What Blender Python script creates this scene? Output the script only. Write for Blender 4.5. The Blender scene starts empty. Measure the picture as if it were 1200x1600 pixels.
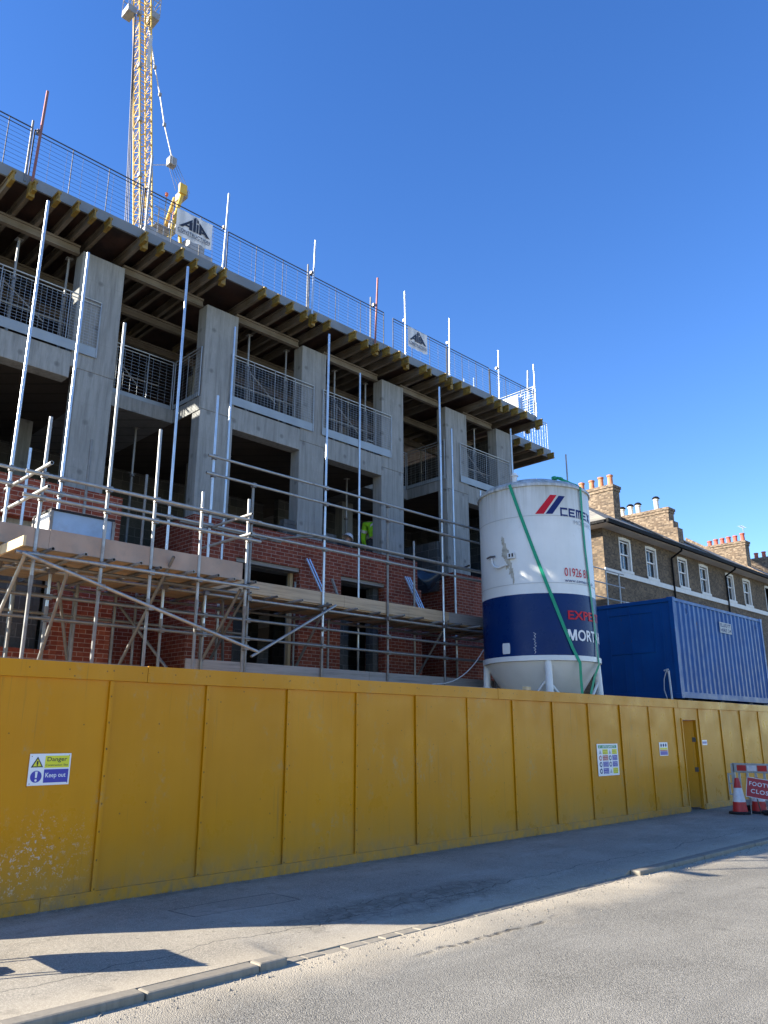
import bpy, bmesh, math, random
from mathutils import Vector, Matrix
random.seed(7)
SC = bpy.context.scene
COL = SC.collection
R = math.radians
# ------------------------------------------------------------------ camera
cam_d = bpy.data.cameras.new("camera"); cam = bpy.data.objects.new("camera", cam_d); COL.objects.link(cam)
SC.camera = cam
TH, AZ = R(15.790), R(45.273)
fwd = Vector((math.cos(AZ)*math.cos(TH), math.sin(AZ)*math.cos(TH), math.sin(TH)))
cam.location = (0, 0, 1.65)
cam.rotation_euler = fwd.to_track_quat('-Z', 'Y').to_euler()
cam_d.sensor_fit = 'HORIZONTAL'; cam_d.sensor_width = 36.0; cam_d.lens = 36.0*1220/1200
cam_d.clip_start = 0.1; cam_d.clip_end = 3000
# ------------------------------------------------------------------ sky and sun
SUN_EL, SUN_AZ = R(24.6), R(33)          # light travels towards +X and -Y (into the street)
SC.world = bpy.data.worlds.new("World"); SC.world.use_nodes = True
wn = SC.world.node_tree; wn.nodes.clear()
sky = wn.nodes.new('ShaderNodeTexSky'); sky.sky_type = 'NISHITA'; sky.sun_disc = False
sky.sun_elevation = SUN_EL
sky.sun_rotation = math.atan2(-math.cos(SUN_AZ), math.sin(SUN_AZ))
sky.altitude = 0; sky.air_density = 1.0; sky.dust_density = 0.1; sky.ozone_density = 2.6
bg = wn.nodes.new('ShaderNodeBackground'); bg.inputs[1].default_value = 0.096
wo = wn.nodes.new('ShaderNodeOutputWorld')
hs_ = wn.nodes.new('ShaderNodeHueSaturation'); hs_.inputs['Saturation'].default_value = 1.27; hs_.inputs['Hue'].default_value = 0.514; wn.links.new(sky.outputs[0], hs_.inputs['Color']); wn.links.new(hs_.outputs[0], bg.inputs[0]); wn.links.new(bg.outputs[0], wo.inputs[0])
sl = bpy.data.lights.new("sun", 'SUN'); sl.energy = 5.0; sl.angle = R(0.5); sl.color = (1.0, 0.92, 0.78)
so = bpy.data.objects.new("sun", sl); COL.objects.link(so)
so.rotation_euler = Vector((math.cos(SUN_AZ)*math.cos(SUN_EL), -math.sin(SUN_AZ)*math.cos(SUN_EL), -math.sin(SUN_EL))).to_track_quat('-Z', 'Y').to_euler()
so.location = (-20, 20, 30)
SC.view_settings.view_transform = 'Standard'; SC.view_settings.look = 'None'
SC.view_settings.exposure = 1.68; SC.view_settings.gamma = 1.0
# ------------------------------------------------------------------ materials
class NT:
    def __init__(s, name):
        s.m = bpy.data.materials.new(name); s.m.use_nodes = True; s.t = s.m.node_tree
        s.b = s.t.nodes['Principled BSDF']; s.tc = None
    def n(s, typ, **kw):
        x = s.t.nodes.new(typ)
        for k, v in kw.items():
            if k in x.inputs.keys(): s.set(x.inputs[k], v)
            else: setattr(x, k, v)
        return x
    def set(s, inp, v):
        if isinstance(v, bpy.types.NodeSocket): s.t.links.new(v, inp)
        else:
            if isinstance(v, tuple) and len(v) == 3 and inp.type == 'RGBA': v = v + (1,)
            inp.default_value = v
    def obj(s):
        if not s.tc: s.tc = s.n('ShaderNodeNewGeometry')
        return s.tc.outputs['Position']
    def mp(s, sc=(1,1,1), loc=(0,0,0), rot=(0,0,0), v=None):
        x = s.n('ShaderNodeMapping'); s.set(x.inputs['Vector'], v or s.obj()); x.inputs['Scale'].default_value = sc
        x.inputs['Location'].default_value = loc; x.inputs['Rotation'].default_value = rot; return x.outputs[0]
    def noise(s, scale, detail=4, v=None, rough=0.55):
        x = s.n('ShaderNodeTexNoise'); s.set(x.inputs['Vector'], v or s.obj()); x.inputs['Scale'].default_value = scale
        x.inputs['Detail'].default_value = detail; x.inputs['Roughness'].default_value = rough; return x.outputs['Fac']
    def ramp(s, fac, stops, interp='LINEAR'):
        x = s.n('ShaderNodeValToRGB'); s.set(x.inputs[0], fac); cr = x.color_ramp; cr.interpolation = interp
        while len(cr.elements) < len(stops): cr.elements.new(0.5)
        for e, (p, c) in zip(cr.elements, stops):
            e.position = p; e.color = (c if isinstance(c, tuple) else (c, c, c)) + (1,)
        return x.outputs[0]
    def mix(s, f, a, b, mode='MIX'):
        x = s.n('ShaderNodeMixRGB'); x.blend_type = mode; s.set(x.inputs[0], f); s.set(x.inputs[1], a); s.set(x.inputs[2], b); return x.outputs[0]
    def math(s, op, a, b=0.0, c=0.0, clamp=False):
        x = s.n('ShaderNodeMath'); x.operation = op; x.use_clamp = clamp
        s.set(x.inputs[0], a); s.set(x.inputs[1], b); s.set(x.inputs[2], c); return x.outputs[0]
    def sep(s, v=None):
        x = s.n('ShaderNodeSeparateXYZ'); s.set(x.inputs[0], v or s.obj()); return x.outputs
    def comb(s, a, b, c=0.0):
        x = s.n('ShaderNodeCombineXYZ'); s.set(x.inputs[0], a); s.set(x.inputs[1], b); s.set(x.inputs[2], c); return x.outputs[0]
    def bump(s, h, strength=0.3, dist=0.01):
        x = s.n('ShaderNodeBump'); s.set(x.inputs['Height'], h); x.inputs['Strength'].default_value = strength
        x.inputs['Distance'].default_value = dist; s.t.links.new(x.outputs[0], s.b.inputs['Normal']); return x
    def out(s, col=None, rough=None, metal=None, spec=None, **kw):
        if col is not None: s.set(s.b.inputs['Base Color'], col)
        if rough is not None: s.set(s.b.inputs['Roughness'], rough)
        if metal is not None: s.set(s.b.inputs['Metallic'], metal)
        if spec is not None: s.set(s.b.inputs['Specular IOR Level'], spec)
        for k, v in kw.items(): s.set(s.b.inputs[k], v)
        return s.m

def mul(c, f): return tuple(x*f for x in c)
def painted(name, c, rough=0.45, var=0.12, scale=3.0, metal=0.0, dirt=None, dirt_amt=0.3, spec=0.5):
    t = NT(name)
    f = t.noise(scale, 6)
    col = t.ramp(f, [(0.3, mul(c, 1-var)), (0.7, mul(c, 1+var*0.6))])
    if dirt is not None:
        col = t.mix(t.ramp(t.noise(scale*2.3, 8, rough=0.7), [(0.5, 0.0), (0.75, dirt_amt)]), col, dirt)
    t.bump(t.noise(scale*30, 3), 0.06, 0.003)
    return t.out(col, t.ramp(t.noise(scale*4, 3), [(0.3, rough*0.8), (0.7, min(1, rough*1.2))]), metal, spec)
def concrete(name, c, streak=0.35):
    t = NT(name)
    big = t.noise(0.8, 5); v = t.mp((7, 7, 0.55)); st = t.noise(2.2, 7, v, 0.65); fine = t.noise(28, 5)
    col = t.ramp(big, [(0.25, mul(c, 0.78)), (0.75, mul(c, 1.12))])
    col = t.mix(t.ramp(st, [(0.42, 0.0), (0.72, streak)]), col, mul(c, 0.42))
    col = t.mix(t.ramp(t.noise(1.7, 8, t.mp((3, 3, 0.8), (5, 2, 1)), 0.7), [(0.55, 0.0), (0.75, 0.4)]), col, mul(c, 1.5))
    col = t.mix(t.ramp(fine, [(0.3, 0.12), (0.5, 0.0)]), col, mul(c, 0.5))
    # formwork board seams and bolt-hole pits
    x, y, z = t.sep()
    seam = t.math('FRACT', t.math('MULTIPLY', z, 1/1.22))
    col = t.mix(t.ramp(seam, [(0.0, 0.35), (0.012, 0.0)]), col, mul(c, 0.5))
    # tie-rod holes on a shutter grid, vertical shutter joints, pour lines
    gx = t.math('SUBTRACT', t.math('FRACT', t.math('MULTIPLY', t.math('ADD', x, y), 1/0.62)), 0.5); gz = t.math('SUBTRACT', t.math('FRACT', t.math('MULTIPLY', z, 1/0.93)), 0.5)
    rr = t.math('ADD', t.math('MULTIPLY', t.math('MULTIPLY', gx, gx), .38), t.math('MULTIPLY', t.math('MULTIPLY', gz, gz), .86))
    col = t.mix(t.ramp(rr, [(0.0, 0.6), (0.0002, 0.0)]), col, mul(c, 0.2))
    col = t.mix(t.ramp(t.math('ABSOLUTE', t.math('SUBTRACT', gx, .31)), [(0.0, 0.5), (0.012, 0.0)]), col, mul(c, 0.55))
    pl = t.math('FLOOR', t.math('ADD', t.math('MULTIPLY', z, 0.9), t.math('MULTIPLY', t.noise(1.2, 3), 0.5)))
    wl = t.n('ShaderNodeTexWhiteNoise'); wl.noise_dimensions = '1D'; t.set(wl.inputs['W'], pl)
    col = t.mix(t.ramp(wl.outputs['Value'], [(0.0, 0.0), (1.0, 0.3)]), col, mul(c, 0.72))
    bh = t.math('ADD', t.math('MULTIPLY', st, 0.3), t.math('MULTIPLY', fine, 0.3))
    t.bump(bh, 0.5, 0.01)
    return t.out(col, 0.85, 0, 0.3)
def brick(name, cols, mortar, bw=0.225, bh=0.075, mw=0.010, rough=0.85, stain=0.3):
    t = NT(name)
    x, y, z = t.sep(); g = t.tc.outputs['True Normal']; nx, ny, nz = t.sep(g)
    fx = t.math('GREATER_THAN', t.math('ABSOLUTE', nx), 0.6)
    u = t.mix(fx, t.comb(x, x, x), t.comb(y, y, y)); 
    uu = t.sep(u)[0]
    vv = t.comb(uu, z)
    b = t.n('ShaderNodeTexBrick'); t.set(b.inputs['Vector'], vv); b.inputs['Scale'].default_value = 1
    b.inputs['Brick Width'].default_value = bw; b.inputs['Row Height'].default_value = bh
    b.inputs['Mortar Size'].default_value = mw*0.5; b.inputs['Mortar Smooth'].default_value = 0.2; b.inputs['Bias'].default_value = 0.0
    b.offset = 0.5; b.squash = 1.0
    b.inputs['Color1'].default_value = cols[0] + (1,); b.inputs['Color2'].default_value = cols[1] + (1,); b.inputs['Mortar'].default_value = mortar + (1,)
    cell = t.n('ShaderNodeTexWhiteNoise'); cell.noise_dimensions = '2D'
    cell2 = t.comb(t.math('FLOOR', t.math('MULTIPLY', uu, 2/bw)), t.math('FLOOR', t.math('MULTIPLY', z, 1/bh)))
    t.set(cell.inputs['Vector'], cell2)
    col = t.mix(t.math('MULTIPLY', t.math('SUBTRACT', 1.0, b.outputs['Fac']), t.ramp(cell.outputs['Value'], [(0.35, 0.0), (1.0, 0.9)])), b.outputs['Color'], cols[2])
    col = t.mix(t.ramp(t.noise(1.1, 7), [(0.4, 0.0), (0.75, stain)]), col, mul(cols[1], 0.4))
    col = t.mix(t.ramp(t.noise(22, 5), [(0.35, 0.35), (0.6, 0.0)]), col, mul(cols[0], 0.45))
    t.bump(t.math('SUBTRACT', 1.0, b.outputs['Fac']), 0.6, 0.006)
    return t.out(col, rough, 0, 0.25)
def timber(name, c, axis='x', rough=0.75, grey=0.4):
    t = NT(name)
    sc = {'x': (1.2, 26, 26), 'y': (26, 1.2, 26), 'z': (26, 26, 1.2)}[axis]
    gr = t.noise(1.0, 8, t.mp(sc), 0.7); big = t.noise(1.6, 4)
    col = t.ramp(gr, [(0.3, mul(c, 0.55)), (0.5, c), (0.75, mul(c, 1.25))])
    col = t.mix(t.ramp(big, [(0.4, 0.0), (0.7, grey)]), col, (0.30, 0.29, 0.27))
    t.bump(gr, 0.35, 0.004)
    return t.out(col, rough, 0, 0.25)
def galv(name, c=(0.50, 0.53, 0.57), rough=0.42, rust=0.0, metal=0.85):
    t = NT(name)
    sp = t.noise(14, 6, t.mp((1, 1, 0.35)), 0.65)
    col = t.ramp(sp, [(0.3, mul(c, 0.82)), (0.7, mul(c, 1.08))])
    m = metal
    if rust:
        rf = t.ramp(t.noise(3.5, 8, t.mp((1, 1, 0.5), (3, 1, 7)), 0.75), [(0.62-rust*0.22, 0.0), (0.78-rust*0.1, 1.0)])
        col = t.mix(rf, col, (0.13, 0.10, 0.08)); m = t.math('SUBTRACT', metal, t.math('MULTIPLY', rf, metal))
    t.bump(sp, 0.15, 0.002)
    return t.out(col, t.ramp(t.noise(9, 4), [(0.3, rough*0.75), (0.7, min(1, rough*1.35))]), m)

M = {}
M['concrete'] = concrete('cast concrete', (0.29, 0.30, 0.298), 0.8)
M['concrete_dark'] = concrete('slab concrete', (0.24, 0.245, 0.245), 0.4)
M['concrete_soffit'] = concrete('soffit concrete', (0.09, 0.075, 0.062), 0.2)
M['brick_red'] = brick('red facing brick', ((0.24, 0.052, 0.030), (0.17, 0.038, 0.024), (0.30, 0.085, 0.05)), (0.42, 0.30, 0.25), mw=0.012, stain=0.35)
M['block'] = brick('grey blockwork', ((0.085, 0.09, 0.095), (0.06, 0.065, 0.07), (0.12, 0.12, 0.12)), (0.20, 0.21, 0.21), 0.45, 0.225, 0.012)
M['brick_stock'] = brick('london stock brick', ((0.145, 0.108, 0.072), (0.085, 0.064, 0.048), (0.25, 0.18, 0.115)), (0.15, 0.135, 0.115), mw=0.011, stain=0.5)
M['brick_chimney'] = brick('weathered chimney brick', ((0.17, 0.12, 0.08), (0.085, 0.064, 0.05), (0.34, 0.26, 0.18)), (0.22, 0.19, 0.15), mw=0.012, stain=0.4)
M['galv_new'] = galv('new galvanised tube', (0.52, 0.57, 0.62), 0.36, 0.0, 0.75)
M['galv'] = galv('galvanised tube', (0.37, 0.375, 0.37), 0.5, 0.35, 0.6)
M['galv_old'] = galv('weathered scaffold tube', (0.22, 0.22, 0.215), 0.55, 0.5, 0.6)
M['rusty'] = galv('red oxide post', (0.30, 0.12, 0.10), 0.5, 0.5, 0.4)
M['coupler'] = galv('scaffold coupler steel', (0.20, 0.19, 0.19), 0.5, 0.6, 0.7)
M['mesh_steel'] = galv('galvanised mesh', (0.36, 0.39, 0.42), 0.5, 0.0, 0.6)
M['mesh_dark'] = painted('dark mesh wire', (0.03, 0.033, 0.04), 0.6)
M['deck_timber'] = timber('scaffold board', (0.42, 0.31, 0.20), 'x', grey=0.3)
M['toe_pink'] = painted('weathered plywood toe board', (0.36, 0.27, 0.215), 0.8, 0.25, 2.2, dirt=(0.2, 0.18, 0.16), dirt_amt=0.6)
M['toe_tan'] = timber('pale toe board', (0.42, 0.32, 0.215), 'x', grey=0.25)
M['toe_grey'] = timber('grey toe board', (0.26, 0.245, 0.235), 'x', grey=0.6)
M['lath'] = timber('fresh timber', (0.55, 0.42, 0.25), 'z', grey=0.0)
M['h20'] = timber('grey formwork beam', (0.115, 0.095, 0.068), 'y', grey=0.35)
M['h20x'] = timber('grey primary formwork beam', (0.145, 0.125, 0.095), 'x', grey=0.4)
M['h20_yellow'] = painted('yellow beam end paint', (0.24, 0.155, 0.02), 0.6, 0.45, 9, dirt=(0.2, 0.17, 0.1), dirt_amt=0.6)
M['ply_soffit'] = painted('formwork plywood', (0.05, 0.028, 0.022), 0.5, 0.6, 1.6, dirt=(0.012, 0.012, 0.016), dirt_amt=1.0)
M['fascia'] = painted('grey edge board', (0.17, 0.19, 0.21), 0.6, 0.2, 2.0, dirt=(0.12, 0.12, 0.12), dirt_amt=0.3)
M['kick'] = painted('grey kick plate', (0.27, 0.31, 0.34), 0.5, 0.15, 3, metal=0.2)
M['white_steel'] = painted('white painted steel', (0.68, 0.70, 0.70), 0.4, 0.06, 2, dirt=(0.35, 0.33, 0.28), dirt_amt=0.3)
M['silo_blue'] = painted('silo blue', (0.0, 0.022, 0.115), 0.3, 0.12, 1.2, spec=0.16)
M['navy'] = painted('navy lettering', (0.008, 0.022, 0.13), 0.5, 0.1, spec=0.2)
M['logo_red'] = painted('red lettering', (0.55, 0.012, 0.03), 0.5, 0.1, spec=0.2)
M['letter_white'] = painted('white lettering', (0.75, 0.75, 0.76), 0.5, 0.05)
M['letter_grey'] = painted('grey lettering', (0.38, 0.40, 0.42), 0.5, 0.05)
M['black'] = painted('black paint', (0.012, 0.012, 0.014), 0.4, 0.2)
M['letter_black'] = painted('black lettering', (0.015, 0.017, 0.03), 0.5, 0.1)
M['strap'] = painted('green strap', (0.0, 0.28, 0.15), 0.6, 0.2, 6)
M['container_blue'] = painted('container blue', (0.003, 0.095, 0.34), 0.33, 0.12, 1.5, dirt=(0.01, 0.07, 0.20), dirt_amt=0.3, spec=0.3)
M['gasket'] = painted('dark rubber', (0.012, 0.012, 0.013), 0.8)
M['sign_white'] = painted('white sign board', (0.78, 0.78, 0.80), 0.35, 0.03)
M['sign_yellow'] = painted('yellow sign field', (0.72, 0.68, 0.02), 0.4, 0.05)
M['sign_blue'] = painted('blue sign field', (0.03, 0.03, 0.36), 0.4, 0.05)
M['sign_red'] = painted('red sign field', (0.42, 0.035, 0.05), 0.4, 0.08)
M['sign_green'] = painted('green sign field', (0.01, 0.27, 0.13), 0.4, 0.05)
M['cone_red'] = painted('red cone plastic', (0.55, 0.03, 0.03), 0.5, 0.15, 8, dirt=(0.2, 0.1, 0.08), dirt_amt=0.4)
M['reflective'] = painted('white reflective sleeve', (0.72, 0.73, 0.76), 0.35, 0.08, 8, dirt=(0.4, 0.38, 0.35), dirt_amt=0.4)
M['barrier_grey'] = painted('pale grey plastic barrier', (0.42, 0.44, 0.42), 0.5, 0.15, 6, dirt=(0.25, 0.24, 0.2), dirt_amt=0.5)
M['terracotta'] = painted('terracotta', (0.48, 0.20, 0.10), 0.8, 0.25, 5, dirt=(0.25, 0.13, 0.09), dirt_amt=0.5)
M['terracotta_red'] = painted('red terracotta', (0.42, 0.10, 0.065), 0.8, 0.25, 5, dirt=(0.2, 0.08, 0.06), dirt_amt=0.5)
M['pot_cream'] = painted('cream flue', (0.62, 0.58, 0.5), 0.7, 0.1, 5)
M['stucco'] = painted('white stucco trim', (0.66, 0.65, 0.62), 0.6, 0.08, 3, dirt=(0.4, 0.38, 0.34), dirt_amt=0.4)
M['stucco_cream'] = painted('cream soffit', (0.62, 0.56, 0.48), 0.6, 0.1, 3)
M['sash_white'] = painted('white sash paint', (0.74, 0.74, 0.74), 0.45, 0.04)
M['gutter'] = painted('black gutter', (0.012, 0.012, 0.013), 0.7, spec=0.1)
M['curtain'] = painted('pale net curtain', (0.5, 0.5, 0.5), 0.9, 0.15, 5)
M['crane_yellow'] = painted('crane yellow', (0.60, 0.39, 0.05), 0.5, 0.15, 1.2, dirt=(0.4, 0.22, 0.06), dirt_amt=0.4)
M['crane_grey'] = painted('crane grey steel', (0.26, 0.27, 0.29), 0.5, 0.2)
M['rope'] = painted('steel rope', (0.10, 0.10, 0.12), 0.5, 0.2)
M['rope_pale'] = painted('pale pendant bar', (0.5, 0.5, 0.5), 0.45, 0.2)
M['hivis'] = painted('yellow green hi vis fabric', (0.38, 0.85, 0.03), 0.8, 0.2, 6)
M['trouser'] = painted('dark grey work trousers', (0.06, 0.07, 0.085), 0.9, 0.3, 8)
M['dark_jacket'] = painted('dark navy jacket', (0.025, 0.03, 0.045), 0.9, 0.3, 8)
M['skin'] = painted('skin', (0.42, 0.24, 0.17), 0.6, 0.1, 8)
M['hair'] = painted('dark hair', (0.03, 0.02, 0.015), 0.8, 0.2, 20)
M['helmet'] = painted('white hard hat', (0.68, 0.68, 0.70), 0.35, 0.05)
M['tarp'] = painted('dark blue tarpaulin', (0.012, 0.03, 0.06), 0.35, 0.4, 5)
M['bin_skylit'] = painted('skylit blue tub panel', (0.24, 0.36, 0.56), 0.4, 0.15, 3, dirt=(0.14, 0.12, 0.12), dirt_amt=0.3)
M['chan'] = galv('bright metal channel', (0.66, 0.74, 0.82), 0.3, 0.0, 0.7)
M['cable'] = painted('pale grey hose', (0.55, 0.57, 0.58), 0.5)
M['orange'] = painted('orange beacon', (0.7, 0.16, 0.05), 0.4)
# glass
t = NT('window glass'); M['glass'] = t.out((0.02, 0.025, 0.03), 0.05, 0.0, 0.6); t.b.inputs['Transmission Weight'].default_value = 0.55
# banner scrim: woven fabric, slightly see-through
t = NT('banner scrim')
w = t.n('ShaderNodeTexWave'); t.set(w.inputs['Vector'], t.obj()); w.inputs['Scale'].default_value = 1.2; w.inputs['Distortion'].default_value = 6
t.out(t.ramp(w.outputs['Fac'], [(0.2, (0.56, 0.58, 0.60)), (0.8, (0.70, 0.71, 0.72))]), 0.7, 0, 0.3); t.b.inputs['Alpha'].default_value = 0.82
t.b.inputs['Transmission Weight'].default_value = 0.0
M['scrim'] = t.m
# white silo paint: grime below the rim, faint vertical runs
t = NT('silo white paint'); x, y, z = t.sep()
st = t.noise(1.0, 8, t.mp((11, 11, 0.5)), 0.7)
base = t.ramp(t.noise(1.2, 5), [(0.3, (0.63, 0.65, 0.64)), (0.7, (0.74, 0.75, 0.74))])
rim = t.math('MULTIPLY', t.ramp(t.math('DIVIDE', t.math('SUBTRACT', 6.75, z), 0.9), [(0.0, 1.0), (0.25, 0.55), (1.0, 0.06)]), t.ramp(st, [(0.35, 0.2), (0.65, 1.0)]))
col = t.mix(rim, base, (0.30, 0.28, 0.22))
col = t.mix(t.ramp(t.noise(2.2, 8, None, 0.75), [(0.6, 0.0), (0.78, 0.45)]), col, (0.36, 0.35, 0.30))
t.bump(t.noise(3.0, 3), 0.12, 0.02)
M['silo_white'] = t.out(col, 0.38, 0, 0.5)
# rust runs and scuffs over the container paint
t = NT('container blue paint'); x, y, z = t.sep()
col = t.ramp(t.noise(1.3, 6), [(0.3, (0.002, 0.060, 0.235)), (0.7, (0.004, 0.085, 0.30))])
col = t.mix(t.ramp(t.noise(1.0, 8, t.mp((7, 7, 0.6)), 0.7), [(0.55, 0.0), (0.75, 0.45)]), col, (0.03, 0.09, 0.2))
col = t.mix(t.ramp(t.noise(9, 9, t.mp((1, 1, 0.4), (3, 3, 3)), 0.75), [(0.64, 0.0), (0.69, 0.85)]), col, (0.10, 0.05, 0.03))
t.bump(t.noise(1.5, 3), 0.15, 0.02)
M['container_blue'] = t.out(col, t.ramp(t.noise(5, 4), [(0.3, 0.32), (0.7, 0.5)]), 0, 0.3)
# hoarding paint
t = NT('hoarding yellow paint'); x, y, z = t.sep()
st = t.noise(1.0, 8, t.mp((9, 9, 0.45)), 0.65); big = t.noise(0.55, 4)
col = t.ramp(big, [(0.3, (0.56, 0.222, 0.0)), (0.7, (0.64, 0.268, 0.0))])
col = t.mix(t.ramp(st, [(0.35, 0.2), (0.7, 0.0)]), col, (0.44, 0.17, 0.0))
pan = t.math('FLOOR', t.math('DIVIDE', t.math('SUBTRACT', x, 1.57), 1.2))
wnz = t.n('ShaderNodeTexWhiteNoise'); wnz.noise_dimensions = '1D'; t.set(wnz.inputs['W'], pan)
col = t.mix(t.ramp(wnz.outputs['Value'], [(0.0, 0.0), (1.0, 0.45)]), col, (0.46, 0.19, 0.0))
# road dust thrown up on the lower boards
low = t.math('MULTIPLY', t.ramp(t.math('ADD', z, t.math('MULTIPLY', t.noise(3, 6), 0.5)), [(0.2, 1.0), (0.95, 0.0)]), t.ramp(t.noise(7, 7, t.mp((1, 1, 0.5)), 0.7), [(0.3, 0.25), (0.7, 0.75)]))
col = t.mix(low, col, (0.34, 0.215, 0.06))
# pale paint scuffs and splashes at the near end
spl = t.ramp(t.math('ADD', t.math('MULTIPLY', t.noise(17, 9, None, 0.7), 0.7), t.math('MULTIPLY', t.noise(60, 4), 0.3)), [(0.535, 0.0), (0.585, 1.0)])
reg = t.math('MULTIPLY', t.ramp(t.math('DIVIDE', t.math('SUBTRACT', x, 2.6), 1.4), [(0.0, 1.0), (0.55, 0.8), (1.0, 0.0)]), t.ramp(t.math('ABSOLUTE', t.math('SUBTRACT', z, 0.48)), [(0.15, 1.0), (0.50, 0.0)]))
reg = t.math('MULTIPLY', reg, t.ramp(t.noise(4, 5), [(0.38, 0.0), (0.55, 1.0)]))
col = t.mix(t.math('MULTIPLY', spl, t.math('MULTIPLY', reg, 0.85)), col, (0.62, 0.54, 0.46))
# scuffed patches, knocks and drips along the whole run
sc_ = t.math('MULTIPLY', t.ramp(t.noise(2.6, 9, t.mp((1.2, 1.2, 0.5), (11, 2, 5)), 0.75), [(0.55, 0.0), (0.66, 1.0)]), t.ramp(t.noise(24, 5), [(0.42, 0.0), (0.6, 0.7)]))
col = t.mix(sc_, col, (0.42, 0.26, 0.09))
dr = t.math('MULTIPLY', t.ramp(t.noise(1.0, 5, t.mp((26, 26, 0.7), (7, 1, 3)), 0.6), [(0.62, 0.0), (0.70, 0.6)]), t.ramp(t.noise(0.9, 3), [(0.45, 0.0), (0.6, 1.0)]))
col = t.mix(dr, col, (0.30, 0.15, 0.02))
bs = t.math('MULTIPLY', t.ramp(z, [(0.02, 1.0), (0.30, 0.0)]), t.ramp(t.noise(9, 9, t.mp((1, 1, 0.6), (1, 2, 3)), 0.75), [(0.42, 0.0), (0.62, 0.85)]))
col = t.mix(bs, col, (0.22, 0.16, 0.09))
# nail heads down the battens and along the capping
bxn = t.math('MULTIPLY', t.math('ABSOLUTE', t.math('SUBTRACT', t.math('FRACT', t.math('ADD', t.math('DIVIDE', t.math('SUBTRACT', x, 1.57), 1.2), 0.5)), 0.5)), 1.2)
bzn = t.math('MULTIPLY', t.math('ABSOLUTE', t.math('SUBTRACT', t.math('FRACT', t.math('DIVIDE', z, 0.27)), 0.5)), 0.27)
nl = t.math('MULTIPLY', t.math('LESS_THAN', bxn, 0.008), t.math('LESS_THAN', bzn, 0.009))
cxn = t.math('MULTIPLY', t.math('ABSOLUTE', t.math('SUBTRACT', t.math('FRACT', t.math('DIVIDE', x, 0.41)), 0.5)), 0.41)
nl = t.math('MAXIMUM', nl, t.math('MULTIPLY', t.math('LESS_THAN', cxn, 0.007), t.math('LESS_THAN', t.math('ABSOLUTE', t.math('SUBTRACT', z, 2.285)), 0.007)))
col = t.mix(t.math('MULTIPLY', nl, 0.75), col, (0.06, 0.035, 0.015))
# small dark nail marks and knocks
vo2 = t.n('ShaderNodeTexVoronoi'); t.set(vo2.inputs['Vector'], t.mp((1, 1, 1), (3, 1, 2))); vo2.inputs['Scale'].default_value = 5.5
col = t.mix(t.ramp(vo2.outputs['Distance'], [(0.035, 0.8), (0.06, 0.0)]), col, (0.10, 0.06, 0.02))
t.bump(t.math('ADD', t.math('MULTIPLY', t.noise(1.0, 6, t.mp((14, 14, 1.2))), 0.6), t.math('MULTIPLY', t.noise(0.8, 2), 2.0)), 0.22, 0.006)
M['hoarding'] = t.out(col, t.ramp(t.noise(2.0, 7, None, 0.65), [(0.3, 0.22), (0.7, 0.5)]), 0, 0.22)
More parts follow.
